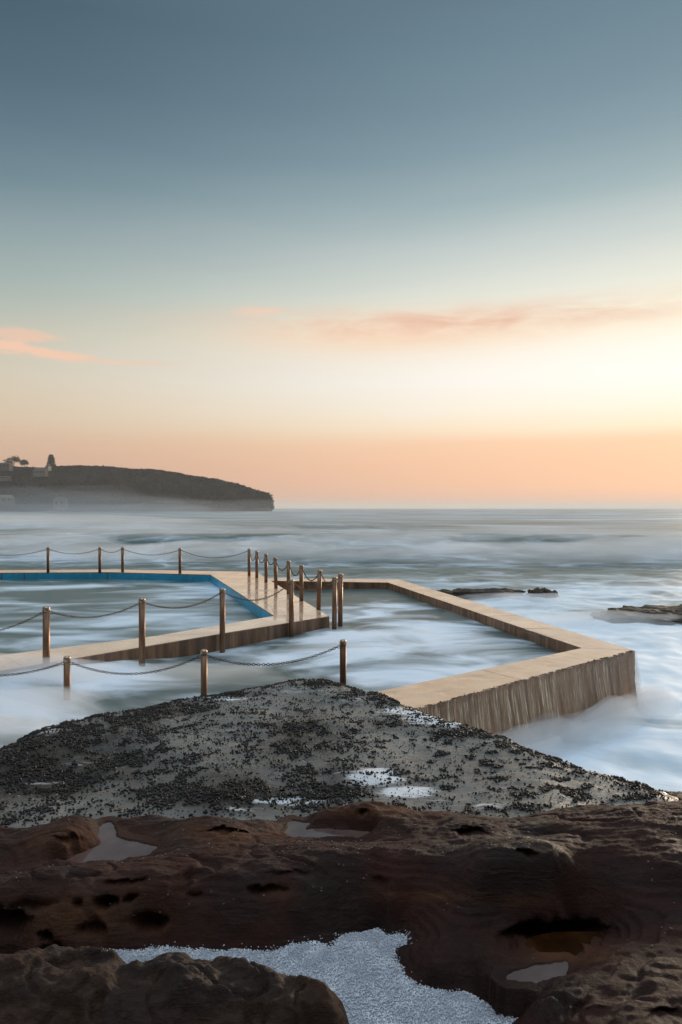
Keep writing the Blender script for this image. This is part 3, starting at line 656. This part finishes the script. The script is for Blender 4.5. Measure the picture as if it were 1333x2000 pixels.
# puddles
for (pl, zp), m in zip(PUDDLES, (M_PUDDLE, M_PUDDLE, M_AMBER, M_PUDDLE)):
    q = np.array([P(a, b, zp)[:2] for a, b in pl]); px_ = np.arange(q[:, 0].min() - .1, q[:, 0].max() + .1, .012); py_ = np.arange(q[:, 1].min() - .1, q[:, 1].max() + .1, .012)
    y, x = np.meshgrid(py_, px_, indexing='ij'); f = gridfaces(len(py_), len(px_), polydist(x, y, q) > -0.055)
    co, f = compact(np.stack([x, y, 0 * x + zp], -1).reshape(-1, 3), f)
    tag(npmesh('puddle_water', co, f, m), kind='structure')

# foam lying in the gully
FOAM_Z = -0.075
def foam_h(x, y): return FOAM_Z + 0.012 * fbm(x * 3, y * 3, 3, 100) + 0.006 * fbm(x * 12, y * 12, 2, 101)
FPOLY = [P(a, b, FOAM_Z)[:2] for a, b in [(90, 1850), (330, 1838), (640, 1830), (800, 1800), (830, 1850), (820, 1900), (1040, 1990), (1080, 2100), (300, 2150), (100, 2000)]]
gx = np.arange(-2.3, 1.3, 0.012); gy = np.arange(2.8, 4.6, 0.012); y, x = np.meshgrid(gy, gx, indexing='ij')
dd = polydist(x, y, FPOLY); f = gridfaces(len(gy), len(gx), dd > 0); co, f = compact(np.stack([x, y, foam_h(x, y) - .006], -1).reshape(-1, 3), f)
tag(npmesh('foam_layer', co, f, M_FOAMBASE), 'greyish film of sea water under the white froth in the gully', 'foam', kind='stuff')
n = 215000
x = rng.uniform(-2.0, 1.1, n); y = rng.uniform(3.05, 4.55, n); h = foam_h(x, y); dep = h - zat(x, y)
lv = polydist(x, y, LP)
px, py = proj(x, y, h)
keep = (polydist(x, y, FPOLY) > 0) & (dep > -0.035 * rng.uniform(0, 1, n) ** 3 + 0.006) & (lv < 0.03) & (rng.uniform(0, 1, n) < 0.42 + 0.35 * fbm(x * 9, y * 9, 3, 110)) & (px > -60) & (px < 1120)
x, y, h = x[keep], y[keep], h[keep]; s = rng.uniform(0.0020, 0.0050, len(x)) * (0.8 + 0.5 * rng.uniform(0, 1, len(x)) ** 4)
h = np.maximum(h, zat(x, y) + 0.001)
o = scatter('sea_foam', np.stack([x, y, h], -1), s, s, s * 0.9, M_FOAM, 0.03, True); print('bubbles', len(x))
tag(o, 'bubbly white sea foam filling the gully between the brown rocks', 'foam', kind='stuff')

# periwinkles on the sandstone
cx = rng.uniform(-3, 3, 60); cy = rng.uniform(3.6, 5.4, 60)
x = np.concatenate([cx[i] + rng.normal(0, .13, 9) for i in range(60)]); y = np.concatenate([cy[i] + rng.normal(0, .07, 9) for i in range(60)])
z = zat(x, y); k = z > 0.06; x, y, z = x[k], y[k], z[k]; s = rng.uniform(.003, .0062, len(x))
o = scatter('snails', np.stack([x, y, z + s * .5], -1), s, s, s * .9, M_SNAIL, 0.08, True)
o.name = 'periwinkle'; tag(o, 'tiny pale sea snails dotted over the brown sandstone', 'snails', kind='stuff')

# ------------------------------------------------------------------ posts and chains
def lathe(bm, prof, seg=20):
    rings = []
    for r, z in prof:
        rings.append([bm.verts.new((r * math.cos(2 * math.pi * k / seg), r * math.sin(2 * math.pi * k / seg), z)) for k in range(seg)])
    for a, b in zip(rings, rings[1:]):
        for k in range(seg): bm.faces.new((a[k], a[(k + 1) % seg], b[(k + 1) % seg], b[k]))
    bm.faces.new(rings[-1]); bm.faces.new(rings[0][::-1])
def torus(bm, mat, R0, r0, stretch=0.0, seg=10, mseg=5):
    rings = []
    for k in range(seg):
        a = 2 * math.pi * k / seg; c = Vector((math.cos(a) * R0, math.sin(a) * R0, 0)); c.x += stretch * (1 if c.x > 1e-9 else -1 if c.x < -1e-9 else 0)
        d = Vector((math.cos(a), math.sin(a), 0))
        rings.append([bm.verts.new(mat @ (c + d * r0 * math.cos(2 * math.pi * j / mseg) + Vector((0, 0, 1)) * r0 * math.sin(2 * math.pi * j / mseg))) for j in range(mseg)])
    for k in range(seg):
        a, b = rings[k], rings[(k + 1) % seg]
        for j in range(mseg): bm.faces.new((a[j], a[(j + 1) % mseg], b[(j + 1) % mseg], b[j]))
def post(x, y, zb, zt, rad, label, group, lean=(0, 0), rust=False, dirs=()):
    t = thing('chain_post', label, 'post', (x, y, zb), group)
    t.rotation_euler = (R(lean[1]), R(lean[0]), 0)
    H = zt - zb; bm = bmesh.new(); ch = 0.055
    lathe(bm, [(rad, -0.02), (rad, H - ch - rad * 0.62)])
    sh = bmobj('shaft', bm, M_RUST if rust else M_POST, t, True)
    bm = bmesh.new(); hb = H - ch - rad * 0.62
    lathe(bm, [(rad * 0.9, hb - 0.01), (rad * 1.07, hb), (rad * 1.07, hb + ch), (rad * 0.99, hb + ch + rad * 0.16), (rad * 0.84, hb + ch + rad * 0.38), (rad * 0.58, hb + ch + rad * 0.54), (rad * 0.28, hb + ch + rad * 0.61), (rad * 0.05, hb + ch + rad * 0.62)])
    bmobj('cap', bm, M_CAP, t, True)
    for a in dirs:
        bm = bmesh.new()
        m = Matrix.Translation(Vector((math.cos(a) * (rad + 0.016), math.sin(a) * (rad + 0.016), H - 0.115))) @ Matrix.Rotation(a, 4, 'Z') @ Matrix.Rotation(R(90), 4, 'X')
        torus(bm, m, 0.020, 0.005); bmobj('eyelet', bm, M_CHAIN, sh, True)
    t['zt'] = zt
    return t
def chain(p0, p1, sag, label, group, m, pitch=0.037):
    p0 = Vector(p0); p1 = Vector(p1); t = thing('chain', label, 'chain', p0, group) if False else None
    N = 160; pts = [p0.lerp(p1, k / N) - Vector((0, 0, sag * 4 * (k / N) * (1 - k / N))) for k in range(N + 1)]
    L = sum((b - a).length for a, b in zip(pts, pts[1:])); n = max(8, int(L / pitch)); step = L / n
    bm = bmesh.new(); acc = 0; idx = 0; small = p0.y > 20
    cum = [0]
    for a, b in zip(pts, pts[1:]): cum.append(cum[-1] + (b - a).length)
    def at(s):
        s = min(max(s, 0), L); import bisect
        k = min(max(bisect.bisect_right(cum, s) - 1, 0), N - 1); return pts[k].lerp(pts[k + 1], (s - cum[k]) / (cum[k + 1] - cum[k]))
    for k in range(n):
        a, b = at(k * step), at((k + 1) * step); c = (a + b) / 2; d = (b - a).normalized()
        side = d.cross(Vector((0, 0, 1))).normalized(); up = side.cross(d)
        tw = random.uniform(-.25, .25) + (0.35 if k % 2 else 0.35 + math.pi / 2)
        s2 = side * math.cos(tw) + up * math.sin(tw); u2 = d.cross(s2)
        mt = Matrix((( d.x, s2.x, u2.x, 0), (d.y, s2.y, u2.y, 0), (d.z, s2.z, u2.z, 0), (0, 0, 0, 1)))
        mt = Matrix.Translation(c - p0) @ mt
        torus(bm, mt, 0.0150, 0.0054, step * 0.5 - 0.0102, 6 if small else 10, 4 if small else 5)
    o = bmobj('chain', bm, m, None, True); o.location = p0
    return tag(o, label, 'chain', group)

GB = 'posts along the far edge of the pool deck'; GR = 'posts along the walkway between pool and outer basin'
GF = 'posts along the near edge of the pool deck'; GN = 'posts in front of the mussel slab'
def deckpost(px, py, zt, label, group, lean=0.0, lean2=0.0):
    x, y, _ = P(px, py, 0.0); return [x, y, -0.01, zt, .058, label, group, (lean, lean2), False]
back = [deckpost(-60, 1117.6, 1.02, 'bronze chain post far back on the pool deck, beyond the left border', GB),
        deckpost(94.5, 1117.6, 1.03, 'slim bronze post on the far pool deck, left of the other far ones', GB),
        deckpost(195.5, 1117.2, 1.03, 'slim bronze post on the far pool deck, left one of the closest spaced pair', GB),
        deckpost(240, 1117.2, 1.03, 'slim bronze post on the far pool deck, right one of the closest spaced pair', GB),
        deckpost(352, 1120.2, 1.03, 'slim bronze post on the far pool deck between the close pair and the corner', GB),
        deckpost(487, 1124, 1.05, 'slim bronze post at the far corner of the pool deck where the chain turns', GB)]
right = [deckpost(502, 1129, 1.03, 'bronze post on the wet walkway, first after the far corner', GR),
         deckpost(520, 1137, 1.02, 'bronze post on the wet walkway, second after the far corner', GR),
         deckpost(539.5, 1149, 1.02, 'leaning bronze post on the wet walkway, third after the far corner', GR, -1.5),
         deckpost(564, 1160, 1.03, 'bronze post on the wet walkway half hidden behind a nearer post', GR),
         deckpost(589, 1174, 1.03, 'bronze walkway post with a long reflection at its foot, beside the red brown one', GR),
         deckpost(622.5, 1190, 1.03, 'red brown post leaning outward near the end of the wet walkway', GR, 2.0),
         [-0.02, 16.55, -.6, 1.03, .058, 'bronze post off the deck corner, the rear one of the touching pair', GR, (0.3, 0), False]]
front = [[-6.35, 9.95, -.6, .92, .058, 'bronze chain post beside the near deck edge, outside the left border', GF, (0, 0), False],
         [-4.93, 11.50 - .08, -.6, .965, .058, 'bronze post rising from the whitewash where the near deck edge is under water', GF, (0, 0), False],
         [-3.62, 12.42, -.6, .975, .058, 'bronze post against the near deck edge, between the whitewash and the bare brown face', GF, (0, 0), False],
         [-2.43, 13.98, -.6, .97, .058, 'bronze post against the brown near deck face, level with the blue wall', GF, (0, 0), False],
         [-1.12, 15.42, -.6, 1.0, .058, 'bronze post against the near deck edge in front of the walkway posts', GF, (0, 0), False],
         [-0.16, 16.22, -.6, .985, .058, 'bronze post off the deck corner, the front one of the touching pair', GF, (0.3, 0), False]]
near = [[(-120 - 666.5) / F * 10.2, 10.2, -.8, .30, .05, 'bronze chain post in the channel outside the left border', GN, (0, 0), False],
        [(131.5 - 666.5) / F * 10.4, 10.4, -.8, .352, .05, 'short bronze post standing in white water at the left of the near row', GN, (0, 0), False],
        [(399 - 666.5) / F * 10.5, 10.5, -.8, .431, .05, 'short bronze post behind the crusted slab edge, bright strip down its side', GN, (0, 0), False],
        [(670.5 - 666.5) / F * 10.45, 10.45, -.8, .592, .05, 'dark rusty post with a pale cap behind the tip of the mussel slab', GN, (0, 0), True]]
def rowbuild(rows, sags, clabels, cgroup, mat, extra=None):
    seq = rows if extra is None else [extra] + rows
    tops = []
    for r in seq:
        H = r[3] - r[2]; tops.append(Vector((r[0] + math.sin(R(r[7][0])) * H, r[1], r[3] - 0.115)))
    for i, r in enumerate(seq):
        dirs = []
        if i > 0: v = tops[i - 1] - tops[i]; dirs.append(math.atan2(v.y, v.x))
        if i < len(seq) - 1: v = tops[i + 1] - tops[i]; dirs.append(math.atan2(v.y, v.x))
        if extra is not None and i == 0: continue
        post(*r, dirs=dirs)
    for i in range(len(seq) - 1):
        v = (tops[i + 1] - tops[i]); h = Vector((v.x, v.y, 0)).normalized()
        chain(tops[i] + h * (seq[i][4] + .034), tops[i + 1] - h * (seq[i + 1][4] + .034), sags[i], clabels[i], cgroup, mat)
rowbuild(back, [.22, .17, .12, .20, .27], ['thin chain of the far deck row, running out of the picture at the left', 'thin chain of the far deck row, left of the closest spaced posts',
        'short thin chain between the closest spaced far posts', 'thin chain of the far deck row, right of the closest spaced posts', 'deep hanging thin chain ending at the far deck corner post'], 'chains along the far edge of the pool deck', M_CHAIN)
rowbuild(right, [.30, .28, .2, .26, .27, .25, .25], ['short looping chain at the far deck corner, first along the walkway', 'short looping chain second along the walkway from the far corner', 'short looping chain ending at the leaning walkway post',
        'short looping chain right of the leaning walkway post', 'short looping chain left of the post with the long reflection', 'short looping chain leading to the red brown leaning post', 'last short looping chain, from the red brown leaning post to the pair'],
        'chains along the walkway between pool and outer basin', M_CHAIN, extra=back[-1])
rowbuild(front, [.20, .15, .17, .24, .20], ['brown chain rising from the left border to the post in the whitewash', 'brown chain over the open pool water, right of the post in the whitewash', 'brown chain hanging over the pool water towards the blue wall',
        'brown chain crossing in front of the blue wall and wet walkway', 'brown chain ending at the touching pair of posts'], 'chains along the near edge of the pool deck', M_CHAINB)
rowbuild(near, [.13, .21, .19], ['dark chain above the white water, leaving the picture at the left', 'dark heavy chain slung low between the two short bronze posts', 'dark heavy chain slung to the rusty post with the pale cap'], 'chains in front of the mussel slab', M_CHAIN)

# ------------------------------------------------------------------ rocks out in the surf
def searock(x, y, rx, ry, h, zc, seed, label, rot=0.0, flat=0.5):
    bm = bmesh.new(); bmesh.ops.create_icosphere(bm, subdivisions=6, radius=1.0)
    for v in bm.verts:
        c = v.co.copy(); q = c * 1.3 + Vector((seed * 7.3, seed * 1.7, 0))
        k = 1 + 0.30 * mnoise.fractal(q, 1.0, 2.0, 5)
        c.x *= k; c.y *= k; c.z = math.copysign(abs(c.z) ** flat, c.z) * (0.85 + 0.5 * mnoise.fractal(q * 2.0, 1.0, 2.0, 5)) 
        c.z += 0.10 * math.tanh(5 * mnoise.noise(q * 2.2))
        v.co = (c.x * rx, c.y * ry, c.z * h)
    o = bmobj('sea_rock', bm, M_SEAROCK, None, True); o.location = (x, y, zc); o.rotation_euler.z = rot
    return tag(o, label, 'rock', 'rocks awash beyond the sea wall')
searock(8.1, 27.6, .6, .7, .32, SEA_Z - .04, 1, 'small dark humped rock sticking out of the surf, the farthest out')
searock(5.6, 27.8, 1.9, 1.0, .22, SEA_Z - .0, 2, 'low flat mossy rock awash just beyond the sea wall coping')
searock(10.9, 22.3, 2.6, 1.5, .30, SEA_Z - .04, 3, 'broad flat rock with a pale crusted top in the surf at the right border')

# ------------------------------------------------------------------ headland
HD = 800.0; S = HD / F
prof = [(-420, 915), (-200, 912), (-60, 909), (0, 908), (40, 914), (90, 916), (120, 912), (150, 911), (210, 913), (260, 918), (300, 919), (330, 923), (360, 928), (400, 934), (430, 939), (460, 946), (476, 951), (490, 957), (507, 961), (520, 964), (526, 970), (530, 990), (534, 1003)]
ppx = np.array([p[0] for p in prof]); pz = np.array([(992.5 - p[1]) * S + CAM_H for p in prof])
def build_headland():
    xs = np.concatenate([np.arange(-650, -90, 2.5), np.arange(-90, -72, 1.0)]); ys = np.arange(HD - 60, HD + 240, 3.0)
    y, x = np.meshgrid(ys, xs, indexing='ij')
    top = np.interp((x * HD / y + np.maximum(y - HD, 0) * 0.12) / S + 666.5, ppx, pz)
    k = sstep(y + 14 * fbm(x * .02, y * .02, 3, 7), HD - 52, HD - 8) 
    k2 = 1 - sstep(y, HD + 120, HD + 230)
    z = -3 + (top + 3) * (0.22 * sstep(y, HD - 56, HD - 50) + 0.78 * sstep(y + 10 * fbm(x * .02, y * .02, 3, 7), HD - 52, HD)) * k2 + 1.3 * fbm(x * .09, y * .09, 4, 11) * k
    z = np.minimum(z, top)
    o = npmesh('headland_terrain', np.stack([x, y, z], -1).reshape(-1, 3), gridfaces(len(ys), len(xs)), simple('headland_earth', (.014, .011, .008, 1), (.035, .022, .016, 1), 0.05, 0.9, 0.2, 1.0))
    tag(o, kind='structure'); return x, y, z
hx_, hy_, hz_ = build_headland()
M_SCRUB = simple('scrub_leaves', (.012, .013, .009, 1), (.028, .026, .017, 1), 0.1, 0.9, 0.2)
M_LEAF = simple('tree_leaves', (.022, .030, .017, 1), (.05, .055, .03, 1), 0.3, 0.85, 0.2)
M_TRUNK = simple('tree_bark', (.05, .038, .028, 1), (.09, .07, .05, 1), 1.0, 0.9, 0.2)
def leafquads(c, s, m, name, parent=None):
    n = len(c); a = rng.standard_normal((n, 3)); a /= np.linalg.norm(a, axis=1, keepdims=True); b = np.cross(a, rng.standard_normal((n, 3))); b /= np.linalg.norm(b, axis=1, keepdims=True)
    s = np.asarray(s)[:, None]; co = np.stack([c - a * s - b * s * .6, c + a * s - b * s * .6, c + a * s + b * s * .6, c - a * s + b * s * .6], 1).reshape(-1, 3)
    return npmesh(name, co, np.arange(n * 4).reshape(-1, 4), m, parent, smooth=False)
# scrub over the headland: too many bushes to count
cs = []; ss = []
for px in np.concatenate([np.arange(-60, 522, 3.0), np.arange(-60, 470, 7.0)]):                # taller bushes along the crest
    if 20 < px < 96 and rng.uniform() < .5: continue
    r = rng.uniform(1.5, 5.2) * (1.2 if 280 < px < 460 else .8); n = 46; u = rng.standard_normal((n, 3)); u /= np.linalg.norm(u, axis=1, keepdims=True)
    yy = HD + rng.uniform(-6, 12); xx = (px + rng.uniform(-2, 2) - 666.5) * S * yy / HD; zz = (np.interp(px, ppx, pz) - CAM_H) * yy / HD + CAM_H
    cs.append(np.array([xx, yy, zz - (.5 if px < 440 else 1.0) * r]) + u * r * np.array([1.5, 1.3, .8]) * rng.uniform(.4, 1, (n, 1))); ss.append(rng.uniform(.5, 1.2, n))
ii = np.where((hy_.ravel() < HD + 20) & (hy_.ravel() > HD - 56))[0]; ii = np.concatenate([rng.choice(ii, 3600), rng.integers(0, hx_.size, 900)]); bx, by, bz = hx_.ravel()[ii], hy_.ravel()[ii], hz_.ravel()[ii]
kk = (bz > 3) & (by < HD + 110); bx, by, bz = bx[kk], by[kk], bz[kk]
for x, y, z in zip(bx, by, bz):
    r = rng.uniform(1.6, 4.2); n = 26; u = rng.standard_normal((n, 3)); u /= np.linalg.norm(u, axis=1, keepdims=True)
    cs.append(np.array([x, y, z - .3]) + u * r * np.array([1.4, 1.4, .6]) * rng.uniform(.5, 1, (n, 1))); ss.append(rng.uniform(.5, 1.2, n))
o = leafquads(np.concatenate(cs), np.concatenate(ss), M_SCRUB, 'headland_scrub'); tag(o, 'dark scrub covering the distant headland', 'scrub', kind='stuff')
def htop(px): return float(np.interp(px, ppx, pz))
def tree(px, ytop, wpx, label, kind, name, dy=0):
    x = (px - 666.5) * S; zb = htop(px) - 1.0; zt = (992.5 - ytop) * S + CAM_H; H = zt - zb; rw = wpx * S / 2
    t = thing(name, label, 'tree', (x, HD + dy, zb), 'trees on the headland skyline')
    bm = bmesh.new(); lathe(bm, [(.45, 0), (.3, H * .5), (.1, H * .92)], 8)
    for k in range(5):
        a = k * 1.3; p = Vector((math.cos(a) * rw * .6, math.sin(a) * rw * .6, H * (.6 + .05 * k))); q = Vector((0, 0, H * .4)); s = Vector((0.12, 0, 0))
        v = [bm.verts.new(q - s), bm.verts.new(q + s), bm.verts.new(p)]; bm.faces.new(v)
    bmobj('trunk', bm, M_TRUNK, t, True)
    c = []; s = []
    if kind == 'pine':
        for k in range(11):
            h = H * (.22 + .075 * k); rr = rw * (1.0 - .62 * (k / 10) ** 1.4)
            for a in np.arange(0, 6.28, 0.62):
                m = 9; rad = rng.uniform(.1, 1, m) * rr; c.append(np.stack([np.cos(a + k) * rad, np.sin(a + k) * rad, h + .12 * rad + rng.normal(0, .25, m)], -1)); s.append(rng.uniform(.4, .9, m))
    elif kind == 'palm':
        for a in np.arange(0, 6.28, 0.42):
            m = 12; q = np.linspace(0, 1, m); c.append(np.stack([np.cos(a) * rw * q, np.sin(a) * rw * q, H * .93 + 1.0 * q - 2.2 * q * q], -1)); s.append(np.full(m, .32))
    else:
        for k in range(26):
            u = rng.standard_normal(3); u /= np.linalg.norm(u); u[2] = abs(u[2]) * .9 - .15
            q = np.array([u[0] * rw * .8, u[1] * rw * .8, H * (.55 + .38 * u[2])]); m = 34
            c.append(q + rng.normal(0, 1, (m, 3)) * np.array([rw * .2, rw * .2, H * .09])); s.append(rng.uniform(.25, .6, m))
    leafquads(np.concatenate(c), np.concatenate(s), M_LEAF, 'crown', t); return t
tree(97, 888, 19, 'tall dark conifer standing alone on the headland crest right of the houses', 'pine', 'pine_tree', 5)
tree(44, 893, 26, 'broad rounded tree on the headland crest, highest of the clump by the houses', 'round', 'leafy_tree', -20)
tree(58, 899, 14, 'smaller rounded tree on the headland crest beside the broadest one', 'round', 'leafy_tree', -12)
tree(31, 902, 12, 'low bushy tree at the left foot of the broadest headland tree', 'round', 'leafy_tree', -16)
tree(76, 902, 5, 'tiny pointed tree behind the headland house roof', 'pine', 'pine_tree', 40)
tree(86, 905, 9, 'small dark bush between house roof and lone conifer', 'round', 'leafy_tree', 30)
tree(2, 896, 7, 'thin palm with a small tuft on the headland at the left border', 'palm', 'palm_tree', 10)
tree(13, 901, 9, 'small ragged tree beside the dark house on the headland', 'round', 'leafy_tree', 8)
M_HW = simple('house_wall', (.17, .135, .11, 1), (.22, .18, .15, 1), 1, 0.8); M_HR = simple('house_roof', (.07, .05, .045, 1), (.11, .08, .07, 1), 1, 0.8)
M_HP = simple('pale_house_wall', (.26, .22, .16, 1), (.32, .28, .21, 1), 1, 0.8); M_HG = simple('window_glass', (.02, .025, .03, 1), (.04, .045, .05, 1), 1, 0.15); M_PK = simple('pink_house_wall', (.25, .17, .165, 1), (.30, .21, .20, 1), 1, 0.8)
def house(px, ybase, wpx, hpx, label, m, mr, d, roofh=2.2, nwin=3):
    dd = HD + d; s = dd / F; x = (px - 666.5) * s; z = (992.5 - ybase) * s + CAM_H; wd_ = wpx * s; h = hpx * s
    t = thing('house', label, 'house', (x, dd, z), 'houses on the headland')
    bm = bmesh.new(); box(bm, -wd_ / 2, wd_ / 2, 0, 8, -3, h); bmobj('wall', bm, m, t)
    bm = bmesh.new(); e = .6
    v = [bm.verts.new(q) for q in [(-wd_ / 2 - e, -e, h), (wd_ / 2 + e, -e, h), (wd_ / 2 + e, 8 + e, h), (-wd_ / 2 - e, 8 + e, h), (-wd_ / 2 + 1.5, 4, h + roofh), (wd_ / 2 - 1.5, 4, h + roofh)]]
    for q in ((0, 1, 5, 4), (1, 2, 5), (2, 3, 4, 5), (3, 0, 4), (3, 2, 1, 0)): bm.faces.new([v[k] for k in q])
    bmobj('roof', bm, mr, t)
    for k in range(nwin):
        cx = -wd_ / 2 + wd_ * (k + .5) / nwin; bm = bmesh.new(); box(bm, cx - .9, cx + .9, -.08, -.003, h * .35, h * .75); bmobj('window', bm, M_HG, t)
house(77, 925, 24, 6, 'wide pale fronted house under the lone conifer on the headland', M_HW, M_HR, -46, 3.5, 4)
house(92, 914, 6, 4, 'tiny white house front right below the lone conifer', M_HP, M_HR, -40, 1.0, 1)
house(8, 914, 22, 8, 'dark roofed brown house at the left end of the headland crest', M_HR, M_HR, -44, 1.8, 3)
house(6, 934, 20, 3, 'long low pale building half way up the headland at the left border', M_HW, M_HR, -56, 1.0, 3)
house(8, 981, 30, 9, 'cream house at the foot of the headland at the left border', M_HP, M_HW, -76, 3.0, 3)
house(116, 990, 22, 14, 'pinkish twin fronted building at the foot of the headland', M_PK, M_HR, -76, 3.5, 2)

# ------------------------------------------------------------------ air
def volume(name, x0, x1, y0, y1, z0, z1, colr, dens):
    bm = bmesh.new(); box(bm, x0, x1, y0, y1, z0, z1)
    m = bpy.data.materials.new(name); m.use_nodes = True; t = NT(m.node_tree); t.N.clear()
    v = t.n('ShaderNodeVolumePrincipled'); v.inputs['Color'].default_value = colr; v.inputs['Density'].default_value = dens; v.inputs['Anisotropy'].default_value = 0.2
    oo = t.n('ShaderNodeOutputMaterial'); t.L.new(v.outputs[0], oo.inputs['Volume'])
    return tag(bmobj(name, bm, m), kind='stuff')

HAZE = volume('haze', -21000, 21000, -21000, 21000, -6, 70, (.98, .93, .88, 1), 1.7e-4)

def mist(x, y, z, rx, ry, rz, dens, rot=0.0, seed=0):
    """a soft bank of spray: a lumpy flattened puff, thin towards its rim"""
    bm = bmesh.new(); bmesh.ops.create_icosphere(bm, subdivisions=4, radius=1.0)
    for v in bm.verts:
        k = 1 + 0.35 * mnoise.fractal(v.co * 1.6 + Vector((seed * 3.7, seed, 0)), 1.0, 2.0, 3)
        v.co = (v.co.x * rx * k, v.co.y * ry * k, v.co.z * rz * k)
    m = bpy.data.materials.new('mist'); m.use_nodes = True; t = NT(m.node_tree); t.N.clear()
    v = t.n('ShaderNodeVolumePrincipled'); v.inputs['Color'].default_value = (.97, .97, .98, 1); v.inputs['Density'].default_value = dens
    oo = t.n('ShaderNodeOutputMaterial'); t.L.new(v.outputs[0], oo.inputs['Volume'])
    o = bmobj('mist', bm, m, None, True); o.location = (x, y, z); o.rotation_euler.z = R(rot)
    return tag(o, 'soft bank of blown spray over the water', 'mist', 'banks of spray over the water', 'stuff')
for i, q in enumerate([(-5.2, 9.6, -.25, 2.2, .9, .30, .9), (-2.6, 11.7, -.32, 1.6, .7, .22, .8), (-4.3, 8.3, -.25, 1.0, .6, .32, 1.3), (-5.6, 11.2, -.08, 1.8, .9, .22, 1.5),
        (2.6, 9.72, -.92, 1.6, .42, .42, 1.3, 40), (4.3, 11.05, -.94, 1.5, .40, .36, 1.3, 40), (5.5, 12.2, -.96, .8, .45, .32, 1.1, 50), (3.2, 18.2, -.3, .7, 3.0, .12, .8), (1.5, 15.0, -.36, 1.6, 2.4, .16, .7), (0.2, 13.8, -.36, 1.6, 1.0, .18, .7),
        (8.6, 21.4, -.95, 2.6, 1.0, .32, .8), (6.8, 26.6, -.95, 2.4, 1.0, .26, .8), (-24, 50, -.7, 13, 5, 1.3, .13), (-9, 47, -.7, 12, 4, 1.1, .14), (2, 51, -.7, 11, 5, 1.6, .12), (13, 46, -.7, 12, 4, 1.2, .15), (24, 47, -.7, 10, 4, 1.5, .15), (17, 56, -.2, 14, 5, 1.5, .10), (-16, 58, -.2, 16, 5, 1.5, .10), (34, 52, -.5, 12, 5, 1.4, .12), (-60, 108, -.3, 50, 10, 2.0, .05),
        (-330, 700, -8, 220, 40, 34, .0030), (-300, 690, -8, 200, 40, 24, .0035), (-150, 705, -8, 180, 40, 18, .0035), (-320, 680, -6, 230, 30, 13, .005)]): mist(*q, seed=i)
